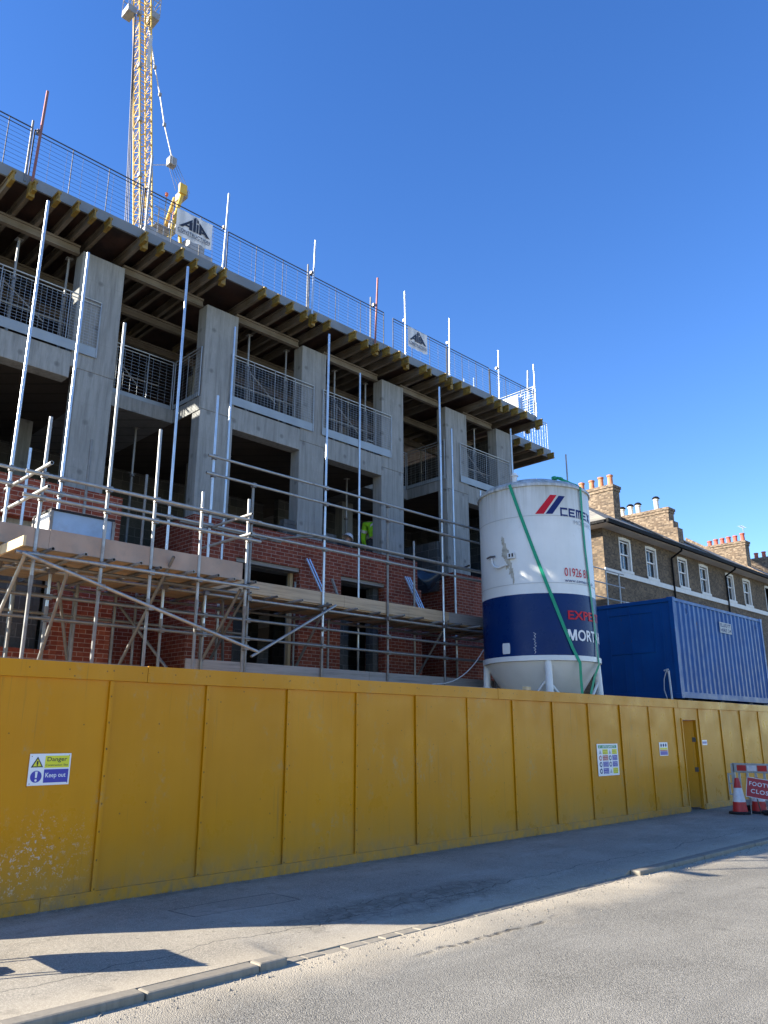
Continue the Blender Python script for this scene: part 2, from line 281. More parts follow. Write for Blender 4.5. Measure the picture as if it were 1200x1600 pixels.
# asphalt
def asphalt(name, dark, light, road):
    t = NT(name); x, y, z = t.sep()
    vo = t.n('ShaderNodeTexVoronoi'); t.set(vo.inputs['Vector'], t.obj()); vo.inputs['Scale'].default_value = 105 if road else 130
    stone = t.sep(vo.outputs['Color'])[0]
    fine = t.noise(160 if road else 110, 3); big = t.noise(0.7, 6, None, 0.6)
    col = t.ramp(stone, [(0.15, mul(dark, 0.8)), (0.55, mul(light, 0.82)), (0.95, mul(light, 1.25))])
    col = t.mix(t.ramp(vo.outputs['Distance'], [(0.35, 0.0), (0.62, 0.55)]), col, mul(dark, 0.45))
    col = t.mix(t.ramp(fine, [(0.35, 0.5), (0.6, 0.0)]), col, mul(dark, 0.7))
    col = t.mix(t.ramp(big, [(0.35, 0.0), (0.7, 0.35)]), col, mul(light, 1.15))
    if road:
        # polished wheel tracks, patch repairs, oil drips
        col = t.mix(t.ramp(t.noise(1.0, 6, t.mp((0.25, 2.2, 1), (3, 0, 0)), 0.6), [(0.48, 0.0), (0.62, 0.4)]), col, mul(dark, 0.95))
        col = t.mix(t.ramp(t.noise(2.4, 9, t.mp((1, 1, 1), (7, 3, 0)), 0.7), [(0.60, 0.0), (0.68, 0.35)]), col, mul(dark, 0.5))
    if road:
        # worn wheel tracks and pale dust drifting towards the kerb
        tr = t.ramp(t.math('ADD', t.math('MULTIPLY', y, 0.28), t.math('MULTIPLY', t.noise(0.5, 3), 0.25)), [(0.0, 0.0), (0.55, 0.25), (0.85, 0.0)])
        col = t.mix(tr, col, mul(dark, 1.0))
        d = t.math('MULTIPLY', t.ramp(t.math('ADD', y, t.math('MULTIPLY', t.math('SUBTRACT', t.noise(1.3, 6), 0.5), 1.1)), [(0.0, 0.0), (1.0, 1.0)]), 1.0)
        dd = t.math('SUBTRACT', t.math('ADD', y, t.math('MULTIPLY', t.math('SUBTRACT', t.noise(1.3, 6), 0.5), 1.2)), 4.55)
        col = t.mix(t.ramp(dd, [(0.0, 0.0), (0.75, 0.75)]), col, (0.50, 0.43, 0.32))
        # ragged edge of the resurfaced carriageway
        e = t.math('SUBTRACT', y, t.math('ADD', 4.72, t.math('MULTIPLY', t.math('SUBTRACT', t.noise(1.6, 6, t.mp((1, 0, 0))), 0.5), 0.35)))
        band = t.math('MULTIPLY', t.ramp(t.math('ABSOLUTE', e), [(0.014, 1.0), (0.038, 0.0)]), t.ramp(t.noise(5.2, 5, t.mp((1, 0, 0), (4, 0, 0))), [(0.42, 0.0), (0.55, 1.0)]))
        xm = t.math('MULTIPLY', t.ramp(t.math('SUBTRACT', x, 4.9), [(0.0, 0.0), (0.5, 1.0)]), t.ramp(t.math('SUBTRACT', x, 6.6), [(0.0, 1.0), (0.6, 0.0)]))
        band = t.math('MULTIPLY', band, xm)
        col = t.mix(t.math('MULTIPLY', band, 0.8), col, (0.05, 0.043, 0.035))
        hgt = t.math('SUBTRACT', t.math('MULTIPLY', t.math('SUBTRACT', 1.0, vo.outputs['Distance']), 1.0), t.math('MULTIPLY', band, 3.0))
        t.bump(t.math('ADD', hgt, t.math('MULTIPLY', fine, 0.4)), 0.75, 0.006)
    else:
        # crazed area near the crossover
        cr = t.n('ShaderNodeTexVoronoi'); cr.feature = 'DISTANCE_TO_EDGE'; t.set(cr.inputs['Vector'], t.mix(0.08, t.obj(), t.n('ShaderNodeTexNoise', Scale=4.0).outputs['Color'])); cr.inputs['Scale'].default_value = 7.0
        ln = t.ramp(cr.outputs['Distance'], [(0.015, 1.0), (0.045, 0.0)])
        ex = t.math('DIVIDE', t.math('SUBTRACT', x, 6.3), 1.9); ey = t.math('DIVIDE', t.math('SUBTRACT', t.math('ADD', y, t.math('MULTIPLY', x, 0.0)), 6.05), 0.42)
        rr = t.math('ADD', t.math('ADD', t.math('MULTIPLY', ex, ex), t.math('MULTIPLY', ey, ey)), t.math('MULTIPLY', t.math('SUBTRACT', t.noise(2.5, 5), 0.5), 1.6))
        m_ = t.ramp(rr, [(0.45, 1.0), (1.0, 0.0)])
        col = t.mix(t.math('MULTIPLY', m_, t.ramp(t.noise(5, 8, None, 0.7), [(0.35, 0.1), (0.6, 0.75)])), col, mul(dark, 0.5))
        col = t.mix(t.math('MULTIPLY', m_, t.math('MULTIPLY', ln, 0.5)), col, (0.05, 0.045, 0.04))
        # long wandering crack
        e = t.math('SUBTRACT', y, t.math('ADD', 5.95, t.math('MULTIPLY', t.math('SUBTRACT', t.noise(0.9, 7, t.mp((1, 0, 0))), 0.5), 0.8)))
        ck = t.math('MULTIPLY', t.ramp(t.math('ABSOLUTE', e), [(0.004, 1.0), (0.012, 0.0)]), t.ramp(x, [(0.0, 1.0), (1.0, 1.0)]))
        col = t.mix(t.math('MULTIPLY', ck, 0.6), col, (0.03, 0.03, 0.03))
        # utility trench patch outline
        px = t.math('SUBTRACT', t.math('ABSOLUTE', t.math('SUBTRACT', x, 5.0)), 0.62)
        py = t.math('SUBTRACT', t.math('ABSOLUTE', t.math('SUBTRACT', y, 7.15)), 0.24)
        bx = t.math('MAXIMUM', px, py)
        col = t.mix(t.ramp(t.math('ABSOLUTE', bx), [(0.004, 0.75), (0.014, 0.0)]), col, (0.03, 0.03, 0.03))
        col = t.mix(t.math('MULTIPLY', t.math('LESS_THAN', bx, 0.0), 0.15), col, mul(dark, 0.8))
        # dust and cement spills
        dsp = t.ramp(t.noise(0.9, 7, t.mp((0.6, 1.6, 1), (2, 7, 0)), 0.65), [(0.52, 0.0), (0.75, 0.55)])
        col = t.mix(dsp, col, (0.46, 0.42, 0.35))
        col = t.mix(t.ramp(t.math('SUBTRACT', 5.75, y), [(0.0, 0.0), (0.4, 0.55)]), col, (0.48, 0.41, 0.30))
        # oil drips, gum and older patches
        col = t.mix(t.ramp(t.noise(3.2, 9, t.mp((1, 1, 1), (9, 4, 0)), 0.72), [(0.56, 0.0), (0.66, 0.45)]), col, mul(dark, 0.55))
        gv = t.n('ShaderNodeTexVoronoi'); t.set(gv.inputs['Vector'], t.mp((1, 1, 1), (2, 5, 0))); gv.inputs['Scale'].default_value = 6.0
        col = t.mix(t.ramp(gv.outputs['Distance'], [(0.07, 0.6), (0.11, 0.0)]), col, mul(dark, 0.4))
        col = t.mix(t.math('MULTIPLY', t.ramp(t.math('SUBTRACT', y, 7.75), [(0.0, 0.0), (0.4, 1.0)]), t.ramp(t.noise(6, 9, None, 0.7), [(0.4, 0.0), (0.6, 0.8)])), col, (0.13, 0.115, 0.085))
        t.bump(t.math('SUBTRACT', t.math('ADD', fine, t.math('MULTIPLY', stone, 0.5)), t.math('MULTIPLY', t.math('MULTIPLY', m_, ln), 2.0)), 0.55, 0.004)
    return t.out(col, 0.9, 0, 0.25)
M['road'] = asphalt('road asphalt', (0.175, 0.165, 0.142), (0.315, 0.297, 0.255), True)
M['pavement'] = asphalt('pavement asphalt', (0.27, 0.24, 0.19), (0.43, 0.385, 0.305), False)
M['kerb'] = concrete('kerb stone', (0.28, 0.25, 0.20), 0.5)
M['site_ground'] = painted('site earth', (0.16, 0.14, 0.11), 0.95, 0.4, 1.5)
t = NT('slate roof tiles'); x, y, z = t.sep()
b = t.n('ShaderNodeTexBrick'); t.set(b.inputs['Vector'], t.comb(x, t.math('MULTIPLY', z, 2.0))); b.inputs['Scale'].default_value = 1
b.inputs['Brick Width'].default_value = 0.28; b.inputs['Row Height'].default_value = 0.28; b.inputs['Mortar Size'].default_value = 0.008
b.inputs['Color1'].default_value = (0.22, 0.205, 0.185, 1); b.inputs['Color2'].default_value = (0.14, 0.135, 0.13, 1); b.inputs['Mortar'].default_value = (0.06, 0.06, 0.06, 1)
t.bump(b.outputs['Fac'], 0.4, 0.02)
M['tiles'] = t.out(t.mix(t.ramp(t.noise(1.5, 6), [(0.4, 0), (0.7, 0.4)]), b.outputs['Color'], (0.36, 0.33, 0.24)), 0.8)

# ------------------------------------------------------------------ mesh helpers
ORG = {}
class MB:
    def __init__(s): s.v = []; s.f = []
    def add(s, vs, fs):
        o = len(s.v); s.v += [Vector(v) for v in vs]; s.f += [tuple(i+o for i in f) for f in fs]; return s
    def box(s, x0, x1, y0, y1, z0, z1, mat=None):
        vs = [Vector((x, y, z)) for x in (x0, x1) for y in (y0, y1) for z in (z0, z1)]
        if mat: vs = [mat @ v for v in vs]
        return s.add(vs, [(0,1,3,2), (4,6,7,5), (0,4,5,1), (2,3,7,6), (0,2,6,4), (1,5,7,3)])
    def cbox(s, c, size, rot=None):
        m = Matrix.Translation(Vector(c)) @ (rot.to_4x4() if rot is not None else Matrix())
        a, b, d = size[0]/2, size[1]/2, size[2]/2
        return s.box(-a, a, -b, b, -d, d, m)
    def tube(s, p, q, r, n=10, r2=None, cap=True, hollow=False):
        p, q = Vector(p), Vector(q); d = (q-p); L = d.length
        if L < 1e-6: return s
        d /= L; a = d.orthogonal().normalized(); b = d.cross(a); r2 = r if r2 is None else r2
        vs = []
        for c, rr in ((p, r), (q, r2)):
            for i in range(n):
                an = 2*math.pi*i/n; vs.append(c + (a*math.cos(an) + b*math.sin(an))*rr)
        fs = [(i, (i+1) % n, n+(i+1) % n, n+i) for i in range(n)]
        if hollow:
            for c, rr in ((p, r*0.82), (q, r2*0.82)):
                for i in range(n):
                    an = 2*math.pi*i/n; vs.append(c + (a*math.cos(an) + b*math.sin(an))*rr)
            fs += [(2*n+(i+1) % n, 2*n+i, 3*n+i, 3*n+(i+1) % n) for i in range(n)]
            fs += [((i+1) % n, i, 2*n+i, 2*n+(i+1) % n) for i in range(n)]
            fs += [(n+i, n+(i+1) % n, 3*n+(i+1) % n, 3*n+i) for i in range(n)]
        elif cap: fs += [tuple(reversed(range(n))), tuple(range(n, 2*n))]
        return s.add(vs, fs)
    def path(s, pts, r, n=8):
        for a, b in zip(pts, pts[1:]): s.tube(a, b, r, n)
        return s
    def lathe(s, c, prof, n=24, a0=0, a1=2*math.pi):
        full = abs(a1-a0-2*math.pi) < 1e-6; k = n if full else n+1
        vs = []
        for r, z in prof:
            for i in range(k):
                an = a0+(a1-a0)*i/n; vs.append((c[0]+r*math.cos(an), c[1]+r*math.sin(an), c[2]+z))
        fs = []
        for j in range(len(prof)-1):
            for i in range(n):
                i2 = (i+1) % k; fs.append((j*k+i, j*k+i2, (j+1)*k+i2, (j+1)*k+i))
        return s.add(vs, fs)
    def prism(s, poly, f0, f1):
        n = len(poly); vs = [f0(*p) for p in poly] + [f1(*p) for p in poly]
        fs = [tuple(range(n)), tuple(reversed(range(n, 2*n)))] + [(i, n+i, n+(i+1) % n, (i+1) % n) for i in range(n)]
        return s.add(vs, fs)
    def build(s, name, mat, parent=None, smooth=False, bevel=0.0):
        me = bpy.data.meshes.new(name)
        org = ORG.get(parent.name, Vector((0,0,0))) if parent else Vector((0,0,0))
        me.from_pydata([v-org for v in s.v], [], s.f)
        bm = bmesh.new(); bm.from_mesh(me); bmesh.ops.recalc_face_normals(bm, faces=bm.faces); bm.to_mesh(me); bm.free()
        me.materials.append(M[mat] if isinstance(mat, str) else mat)
        o = bpy.data.objects.new(name, me); COL.objects.link(o)
        if smooth:
            me.shade_smooth()
            try: me.set_sharp_from_angle(angle=R(40))
            except Exception: pass
        if bevel:
            b = o.modifiers.new('bevel', 'BEVEL'); b.width = bevel; b.segments = 2; b.limit_method = 'ANGLE'
        if parent: o.parent = parent; ORG[o.name] = org
        return o
def tag(o, label=None, cat=None, group=None, kind=None):
    if label: o['label'] = label
    if cat: o['category'] = cat
    if group: o['group'] = group
    if kind: o['kind'] = kind
    return o
def thing(name, label, cat, loc, group=None):
    o = bpy.data.objects.new(name, None); COL.objects.link(o); o.location = loc; o.empty_display_size = 0.2
    ORG[o.name] = Vector(loc); return tag(o, label, cat, group)
def copy_thing(root, loc, label, rotz=None):
    r = root.copy(); COL.objects.link(r); r.location = loc; r['label'] = label
    if rotz is not None: r.rotation_euler.z = rotz
    ORG[r.name] = Vector(loc)
    def rec(src, dst):
        for ch in list(src.children):
            c = ch.copy(); COL.objects.link(c); c.parent = dst; rec(ch, c)
    rec(root, r); return r
def text_verts(s, bold=0.0, spacing=1.0):
    cu = bpy.data.curves.new('t', 'FONT'); cu.body = s; cu.offset = bold; cu.space_character = spacing; cu.resolution_u = 3
    ob = bpy.data.objects.new('t', cu); COL.objects.link(ob)
    me = bpy.data.meshes.new_from_object(ob.evaluated_get(bpy.context.evaluated_depsgraph_get()))
    vs = [(v.co.x, v.co.y) for v in me.vertices]; fs = [tuple(p.vertices) for p in me.polygons]
    bpy.data.objects.remove(ob); bpy.data.curves.remove(cu); bpy.data.meshes.remove(me)
    return vs, fs
def fit_text(mb, s, u0, u1, v0, v1, fmap, bold=0.0, spacing=1.0):
    vs, fs = text_verts(s, bold, spacing)
    if not vs: return
    a0, a1 = min(v[0] for v in vs), max(v[0] for v in vs); b0, b1 = min(v[1] for v in vs), max(v[1] for v in vs)
    mb.add([fmap(u0+(x-a0)/(a1-a0)*(u1-u0), v0+(y-b0)/(b1-b0)*(v1-v0)) for x, y in vs], fs)
def smooth01(x): x = max(0, min(1, x)); return x*x*(3-2*x)
# ------------------------------------------------------------------ ground, road, pavement, kerb
tag(MB().add([(-400,-400,-0.35),(900,-400,-0.35),(900,900,-0.35),(-400,900,-0.35)], [(0,1,2,3)]).build('ground', 'site_ground'), kind='structure')
def cross(x): return smooth01((x-4.12)/0.16)*(1-smooth01((x-9.5)/0.16))
def sheet(xs, ys, zf, bottom):
    b = MB(); vs = [(x, y, zf(x, y)) for x in xs for y in ys]; ny = len(ys)
    b.add(vs, [(i*ny+j, (i+1)*ny+j, (i+1)*ny+j+1, i*ny+j+1) for i in range(len(xs)-1) for j in range(ny-1)])
    x0, x1, y0, y1 = xs[0], xs[-1], ys[0], ys[-1]
    m2 = len(xs); b.add([(x, y0, bottom) for x in xs]+[(x, y0, zf(x, y0)) for x in xs], [(i, i+1, m2+i+1, m2+i) for i in range(m2-1)])
    return b
xs = [-60, -30, -10, -4] + sorted([-2+i*0.2 for i in range(0, 76)]+[4.12, 4.17, 4.28, 9.5, 9.55, 9.65, 9.68]) + [14, 18, 25, 40, 80, 200]
def wob(x, y): return 0.006*math.sin(x*1.9+y)+0.005*math.sin(x*4.3-y*2.7)+0.004*math.sin(y*5.1+x)
sheet(xs, [5.38, 5.5, 5.65, 5.8, 6.0, 6.3, 6.8, 7.4, 8.0, 8.4, 10.0, 60.0], lambda x, y: wob(x, y)*(1 if y < 8 else 0) - 0.055*cross(x)*(1-smooth01((y-5.38)/0.6)) - (0.02 if y > 8.3 else 0), -0.35)
tag(_p := sheet(xs, [5.38, 5.5, 5.65, 5.8, 6.0, 6.3, 6.8, 7.4, 8.0, 8.4, 10.0], lambda x, y: wob(x, y)*(1 if y < 8 else 0)*smooth01((y-5.38)/.6) - 0.044*cross(x)*(1-smooth01((y-5.38)/0.6)), -0.35).build('pavement', 'pavement', smooth=True), kind='structure')
def road_z(x, y): return -0.050 - 0.02*smooth01((5.2-y)/1.5) + wob(x*0.6, y*0.7)*0.5*smooth01((5.2-y)/.5)
ys = [-60, -20, -8, -4, -2, -1, 0, 1, 2, 2.6, 3.2, 3.7, 4.1, 4.4, 4.6, 4.7, 4.8, 4.9, 5.0, 5.1, 5.2, 5.255]
tag(sheet(xs, ys, road_z, -0.35).build('road', 'road', smooth=True), kind='structure')
tag(MB().box(-60, 200, -75, -8, -0.3, 0.02).build('far_pavement', 'pavement'), kind='structure')
# site ground behind the hoarding
tag(MB().box(-60, 200, 10.0, 60, -0.34, -0.02).build('site_ground', 'site_ground'), kind='structure')
rk = random.Random(3)
kb = thing('kerb', None, None, (0, 5.3, 0)); kb['kind'] = 'structure'
x = -8.0; i = 0
while x < 60:
    L = 0.915
    if x < 4.15:
        x1 = min(x+L, 4.16)
        if 4.16-x1 < 0.2: x1 = 4.16
        top, y0 = 0.004, 5.235
    elif x < 9.65:
        x1 = x+rk.uniform(0.16, 0.24); top, y0 = -0.046+rk.uniform(-0.003, 0.002), 5.262
    else: x1 = x+L; top, y0 = 0.004, 5.235
    if x < 9.65 and x1 > 9.65: x1 = 9.65
    dz = rk.uniform(-0.006, 0.004); dy = rk.uniform(-0.008, 0.006)
    b = MB().box(x+0.004, x1-0.004, y0+dy, 5.376, -0.3, top+dz)
    o = b.build('kerb_stone' if top > -0.03 else 'sett', 'kerb', kb, bevel=0.018 if top > -0.03 else 0.01)
    if x > 25 and top > -0.03: L = 6
    x = x1
# loose grit and chippings along the kerb and the hoarding foot
rg = random.Random(9); b = MB()
def grit(x, y, z, r):
    q = [(x+r*rg.uniform(.6, 1.2)*math.cos(a_), y+r*rg.uniform(.6, 1.2)*math.sin(a_), z) for a_ in (0.3, 1.6, 2.9, 4.2, 5.4)]
    b.add(q+[(x+r*.2, y, z+r*rg.uniform(.6, 1.1))], [(0,1,5), (1,2,5), (2,3,5), (3,4,5), (4,0,5), (4,3,2,1,0)])
for k in range(750):
    x = rg.uniform(2.2, 15); grit(x, 5.24-abs(rg.gauss(0, .16)), road_z(x, 5.1)+.001, rg.uniform(.003, .013)*(1+.6*(rg.random() < .06)))
for k in range(420):
    x = rg.uniform(2.2, 17); grit(x, 8.14-abs(rg.gauss(0, .09)), .009, rg.uniform(.004, .013))
for k in range(160): grit(rg.uniform(2.2, 15), rg.uniform(5.5, 8.0), .010, rg.uniform(.003, .008))
tag(b.build('grit', 'kerb'), 'loose grit and chippings along the kerb and hoarding foot', 'grit', kind='stuff')
# ------------------------------------------------------------------ hoarding
HY = 8.18; HX0 = 1.57; DX0, DX1 = 17.50, 18.17
hd = thing('site_hoarding', 'long yellow painted plywood hoarding with battens and an open door along the pavement', 'hoarding', (HX0, HY, 0))
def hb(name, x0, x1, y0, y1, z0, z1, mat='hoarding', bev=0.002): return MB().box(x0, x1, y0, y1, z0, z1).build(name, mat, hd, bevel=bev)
n = 24; DT = 1.93
rh = random.Random(5)
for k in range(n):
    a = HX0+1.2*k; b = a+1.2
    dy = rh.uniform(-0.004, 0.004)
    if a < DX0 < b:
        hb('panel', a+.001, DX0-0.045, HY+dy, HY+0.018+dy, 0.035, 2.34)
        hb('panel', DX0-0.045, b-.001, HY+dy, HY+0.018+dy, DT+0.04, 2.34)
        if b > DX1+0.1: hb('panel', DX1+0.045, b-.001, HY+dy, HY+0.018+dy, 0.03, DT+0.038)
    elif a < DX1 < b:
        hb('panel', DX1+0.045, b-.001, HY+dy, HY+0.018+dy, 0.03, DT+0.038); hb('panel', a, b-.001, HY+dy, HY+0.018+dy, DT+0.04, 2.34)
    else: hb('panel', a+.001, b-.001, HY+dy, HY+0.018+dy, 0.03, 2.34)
for k in range(n+1):
    a = HX0+1.2*k
    if DX0-0.05 < a < DX1+0.05: continue
    w = 0.024
    o = hb('batten', a-w+(0.024 if k == 0 else 0), a+w, HY-0.024, HY-0.005, 0.12+rh.uniform(-.01, .01), 2.185)
    # rear post
    MB().box(a-0.045, a+0.045, HY+0.024, HY+0.115, 0, 2.33).build('post', 'lath', hd)
    MB().tube((a+0.03, HY+0.11, 1.7), (a+0.03, HY+0.72, 0.0), 0.035, 6).build('rear_brace', 'lath', hd)
tj = [HX0, 4.37, 7.42, 10.75, 14.19, 17.3, 20.6, 23.9, 27.1, HX0+1.2*n]
for i, (a, b) in enumerate(zip(tj, tj[1:])):
    hb('capping_board', a+.002, b-.002, HY-0.030-0.004*(i % 2), HY-0.006, 2.19+rh.uniform(-.003, .003), 2.362+rh.uniform(-.006, .006))
    MB().box(a+.01, b-.01, HY-0.008, HY+0.10, 2.342, 2.366).build('coping', 'toe_grey', hd)
kj = [HX0, 3.44, 7.45, 11.7, 15.1, DX0-0.05]
for i, (a, b) in enumerate(zip(kj, kj[1:])): hb('kick_board', a+.002, b-.002, HY-0.027-0.003*(i % 2), HY-0.005, 0.0, 0.118)
for a, b in ((DX1+0.06, 21.5), (21.5, 26), (26, HX0+1.2*n)): hb('kick_board', a+.002, b-.002, HY-0.027, HY-0.005, 0.0, 0.118)
# door frame and leaf, hung on the right and ajar inwards
for a, b, z0, z1 in ((DX0-0.045, DX0-0.001, 0.02, DT+0.04), (DX1+0.001, DX1+0.045, 0.02, DT+0.04), (DX0-0.0005, DX1+0.0005, DT, DT+0.04)):
    hb('door_frame', a, b, HY-0.02, HY+0.08, z0, z1)
an = R(38); W = DX1-DX0-0.03
leaf = MB(); mt = Matrix.Translation((DX1-0.015, HY+0.055, 0)) @ Matrix.Rotation(-an, 4, 'Z')
leaf.box(-W, 0, -0.018, 0.0, 0.05, DT-0.004, mt)
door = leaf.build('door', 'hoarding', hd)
for z in (0.12, 1.0, 1.82): MB().box(-W+0.02, -0.02, 0.002, 0.04, z-0.04, z+0.04, mt).build('ledge', 'lath', door)
for z in (0.85, 1.5): MB().box(-0.06, 0.025, -0.026, -0.019, z-0.05, z+0.05, mt).build('hinge', 'black', door)
MB().box(-W+0.03, -W+0.10, -0.03, -0.02, 1.0, 1.06, mt).build('latch', 'coupler', door)
ds = thing('door_notice', 'small yellow and blue safety notice fixed to the open hoarding door', 'sign', mt @ Vector((-W+0.16, -0.03, 1.3)))
MB().box(-W+0.05, -W+0.35, -0.023, -0.0195, 1.15, 1.46, mt).build('board', 'sign_white', ds)
MB().box(-W+0.07, -W+0.33, -0.0265, -0.0235, 1.31, 1.44, mt).build('yellow_field', 'sign_yellow', ds)
MB().box(-W+0.07, -W+0.33, -0.0265, -0.0235, 1.17, 1.29, mt).build('blue_field', 'sign_blue', ds)
MB().box(-W+0.12, -W+0.20, -0.0295, -0.027, 1.33, 1.42, mt).build('symbol', 'black', ds)
# ------------------------------------------------------------------ signs on the hoarding
def plane_sign(name, label, x0, x1, z0, z1, y=HY-0.004, tilt=0.0):
    t_ = thing(name, label, 'sign', ((x0+x1)/2, y, z0))
    MB().box(x0, x1, y-0.005, y-0.0005, z0, z1).build('board', 'sign_white', t_, bevel=0.002)
    return t_
def rect(parent, name, mat, x0, x1, z0, z1, y, th=0.0015): return MB().box(x0, x1, y-th, y, z0, z1).build(name, mat, parent)
def lett(parent, s, mat, x0, x1, z0, z1, y, bold=0.0, name='lettering'):
    b = MB(); fit_text(b, s, x0, x1, z0, z1, lambda u, v: (u, y, v), bold); return b.build(name, mat, parent)
def poly(parent, name, mat, pts, y): return MB().prism(pts, lambda u, v: (u, y, v), lambda u, v: (u, y+0.0012, v)).build(name, mat, parent)
def circ(cx, cz, r, n=24): return [(cx+r*math.cos(2*math.pi*i/n), cz+r*math.sin(2*math.pi*i/n)) for i in range(n)]
s = plane_sign('danger_sign', 'white danger construction site keep out sign with yellow and blue fields, left end of hoarding', 3.19, 3.605, 1.15, 1.45)
X, Z, w, h = 3.19, 1.15, 0.415, 0.30; y1 = HY-0.0095; y2 = y1-0.002; y3 = y2-0.0015
rect(s, 'yellow_field', 'sign_yellow', X+.37*w, X+.96*w, Z+.55*h, Z+.93*h, y1)
rect(s, 'blue_field', 'sign_blue', X+.37*w, X+.96*w, Z+.08*h, Z+.50*h, y1)
lett(s, 'Danger', 'letter_black', X+.42*w, X+.90*w, Z+.71*h, Z+.89*h, y2, 0.012)
lett(s, 'Construction Site', 'letter_black', X+.39*w, X+.93*w, Z+.60*h, Z+.67*h, y2, 0.01)
lett(s, 'Keep out', 'letter_white', X+.41*w, X+.90*w, Z+.20*h, Z+.39*h, y2, 0.012)
tx, tz = X+.19*w, Z+.57*h
poly(s, 'warning_triangle', 'black', [(tx-.145*w, tz), (tx+.145*w, tz), (tx, tz+.34*h)], y1-.001)
poly(s, 'triangle_field', 'sign_yellow', [(tx-.10*w, tz+.035*h), (tx+.10*w, tz+.035*h), (tx, tz+.27*h)], y2-.001)
poly(s, 'exclamation', 'black', [(tx-.02*w, tz+.09*h), (tx+.02*w, tz+.09*h), (tx+.022*w, tz+.20*h), (tx-.022*w, tz+.20*h)], y3-.001)
poly(s, 'exclamation', 'black', circ(tx, tz+.065*h, .016*w, 10), y3-.001)
poly(s, 'mandatory_disc', 'sign_blue', circ(tx, Z+.28*h, .135*w), y1-.001)
poly(s, 'exclamation', 'letter_white', [(tx-.02*w, Z+.24*h), (tx+.02*w, Z+.24*h), (tx+.03*w, Z+.44*h), (tx-.03*w, Z+.44*h)], y2-.001)
poly(s, 'exclamation', 'letter_white', circ(tx, Z+.165*h, .028*w, 12), y2-.001)
for a, b in ((.05, .06), (.05, .92), (.95, .94), (.95, .07)): poly(s, 'screw', 'rusty', circ(X+a*w, Z+b*h, .005, 8), y1-.001)
s = plane_sign('site_safety_board', 'tall white site safety board with green header and rows of coloured fields on hoarding', 13.79, 14.57, 0.86, 1.445)
X, Z, w, h = 13.79, .86, .78, .585
# the board is portrait: rows of warnings under a green heading
rect(s, 'green_header', 'sign_green', X+.06*w, X+.93*w, Z+.86*h, Z+.96*h, y1)
lett(s, 'SITE SAFETY', 'letter_white', X+.26*w, X+.88*w, Z+.875*h, Z+.945*h, y2, 0.02)
lett(s, '/', 'letter_white', X+.10*w, X+.16*w, Z+.875*h, Z+.945*h, y2, 0.02)
rows = [(.67, .83, 'sign_yellow', 'Construction|work in|progress', 'sign_yellow', 'Danger|Deep|excavations', 'tri'), (.47, .64, 'sign_red', 'No|unauthorised|access', 'sign_blue', 'Wear|safety|boots', 'o'),
        (.27, .44, 'sign_blue', 'Hard hats|must be|worn', 'sign_blue', 'All visitors|must report|to office', 'o'), (.06, .24, 'sign_blue', 'High vis|must be|worn', 'sign_yellow', 'Caution|Forklift|trucks', 'o')]
for z0, z1, c1, t1, c2, t2, sh in rows:
    for xa, xb, c, tt, xs_ in ((.25, .50, c1, t1, .14), (.70, .94, c2, t2, .60)):
        rect(s, 'coloured_field', c, X+xa*w, X+xb*w, Z+z0*h, Z+z1*h, y1)
        ll = tt.split('|'); hh = (z1-z0)/3.6
        for j, l in enumerate(ll): lett(s, l, 'letter_black' if c == 'sign_yellow' else 'letter_white', X+(xa+.02)*w, X+(xb-.02)*w, Z+(z1-.02-hh*(j+.75)-.01*j)*h, Z+(z1-.02-hh*j-.01*j)*h, y2)
        cz = Z+(z0+z1)/2*h
        if c == 'sign_yellow': poly(s, 'symbol', 'letter_grey', [(X+(xs_-.06)*w, cz-.07*h), (X+(xs_+.06)*w, cz-.07*h), (X+xs_*w, cz+.07*h)], y1-.001)
        else:
            poly(s, 'symbol', 'sign_red' if c == 'sign_red' else 'navy', circ(X+xs_*w, cz, .062*w), y1-.001)
            poly(s, 'symbol', 'letter_white', circ(X+xs_*w, cz, .035*w, 12), y2-.001)
s = plane_sign('ppe_sign', 'small white protective equipment sign with yellow and blue stripes left of the door', 16.31, 16.69, 1.18, 1.455)
X, Z, w, h = 16.31, 1.18, .38, .275
for k in range(3): poly(s, 'symbol', 'navy', circ(X+(.22+.28*k)*w, Z+.78*h, .09*w, 14), y1-.001)
rect(s, 'yellow_field', 'sign_yellow', X+.06*w, X+.94*w, Z+.46*h, Z+.60*h, y1)
rect(s, 'red_field', 'sign_red', X+.06*w, X+.94*w, Z+.36*h, Z+.44*h, y1)
rect(s, 'blue_field', 'sign_blue', X+.06*w, X+.94*w, Z+.06*h, Z+.34*h, y1)
s = plane_sign('small_notice', 'small white notice with blue lettering just right of the hoarding door', 18.41, 18.68, 1.375, 1.49)
rect(s, 'blue_field', 'sign_blue', 18.44, 18.65, 1.41, 1.455, y1); lett(s, 'NOTICE', 'letter_white', 18.47, 18.62, 1.42, 1.445, y2)
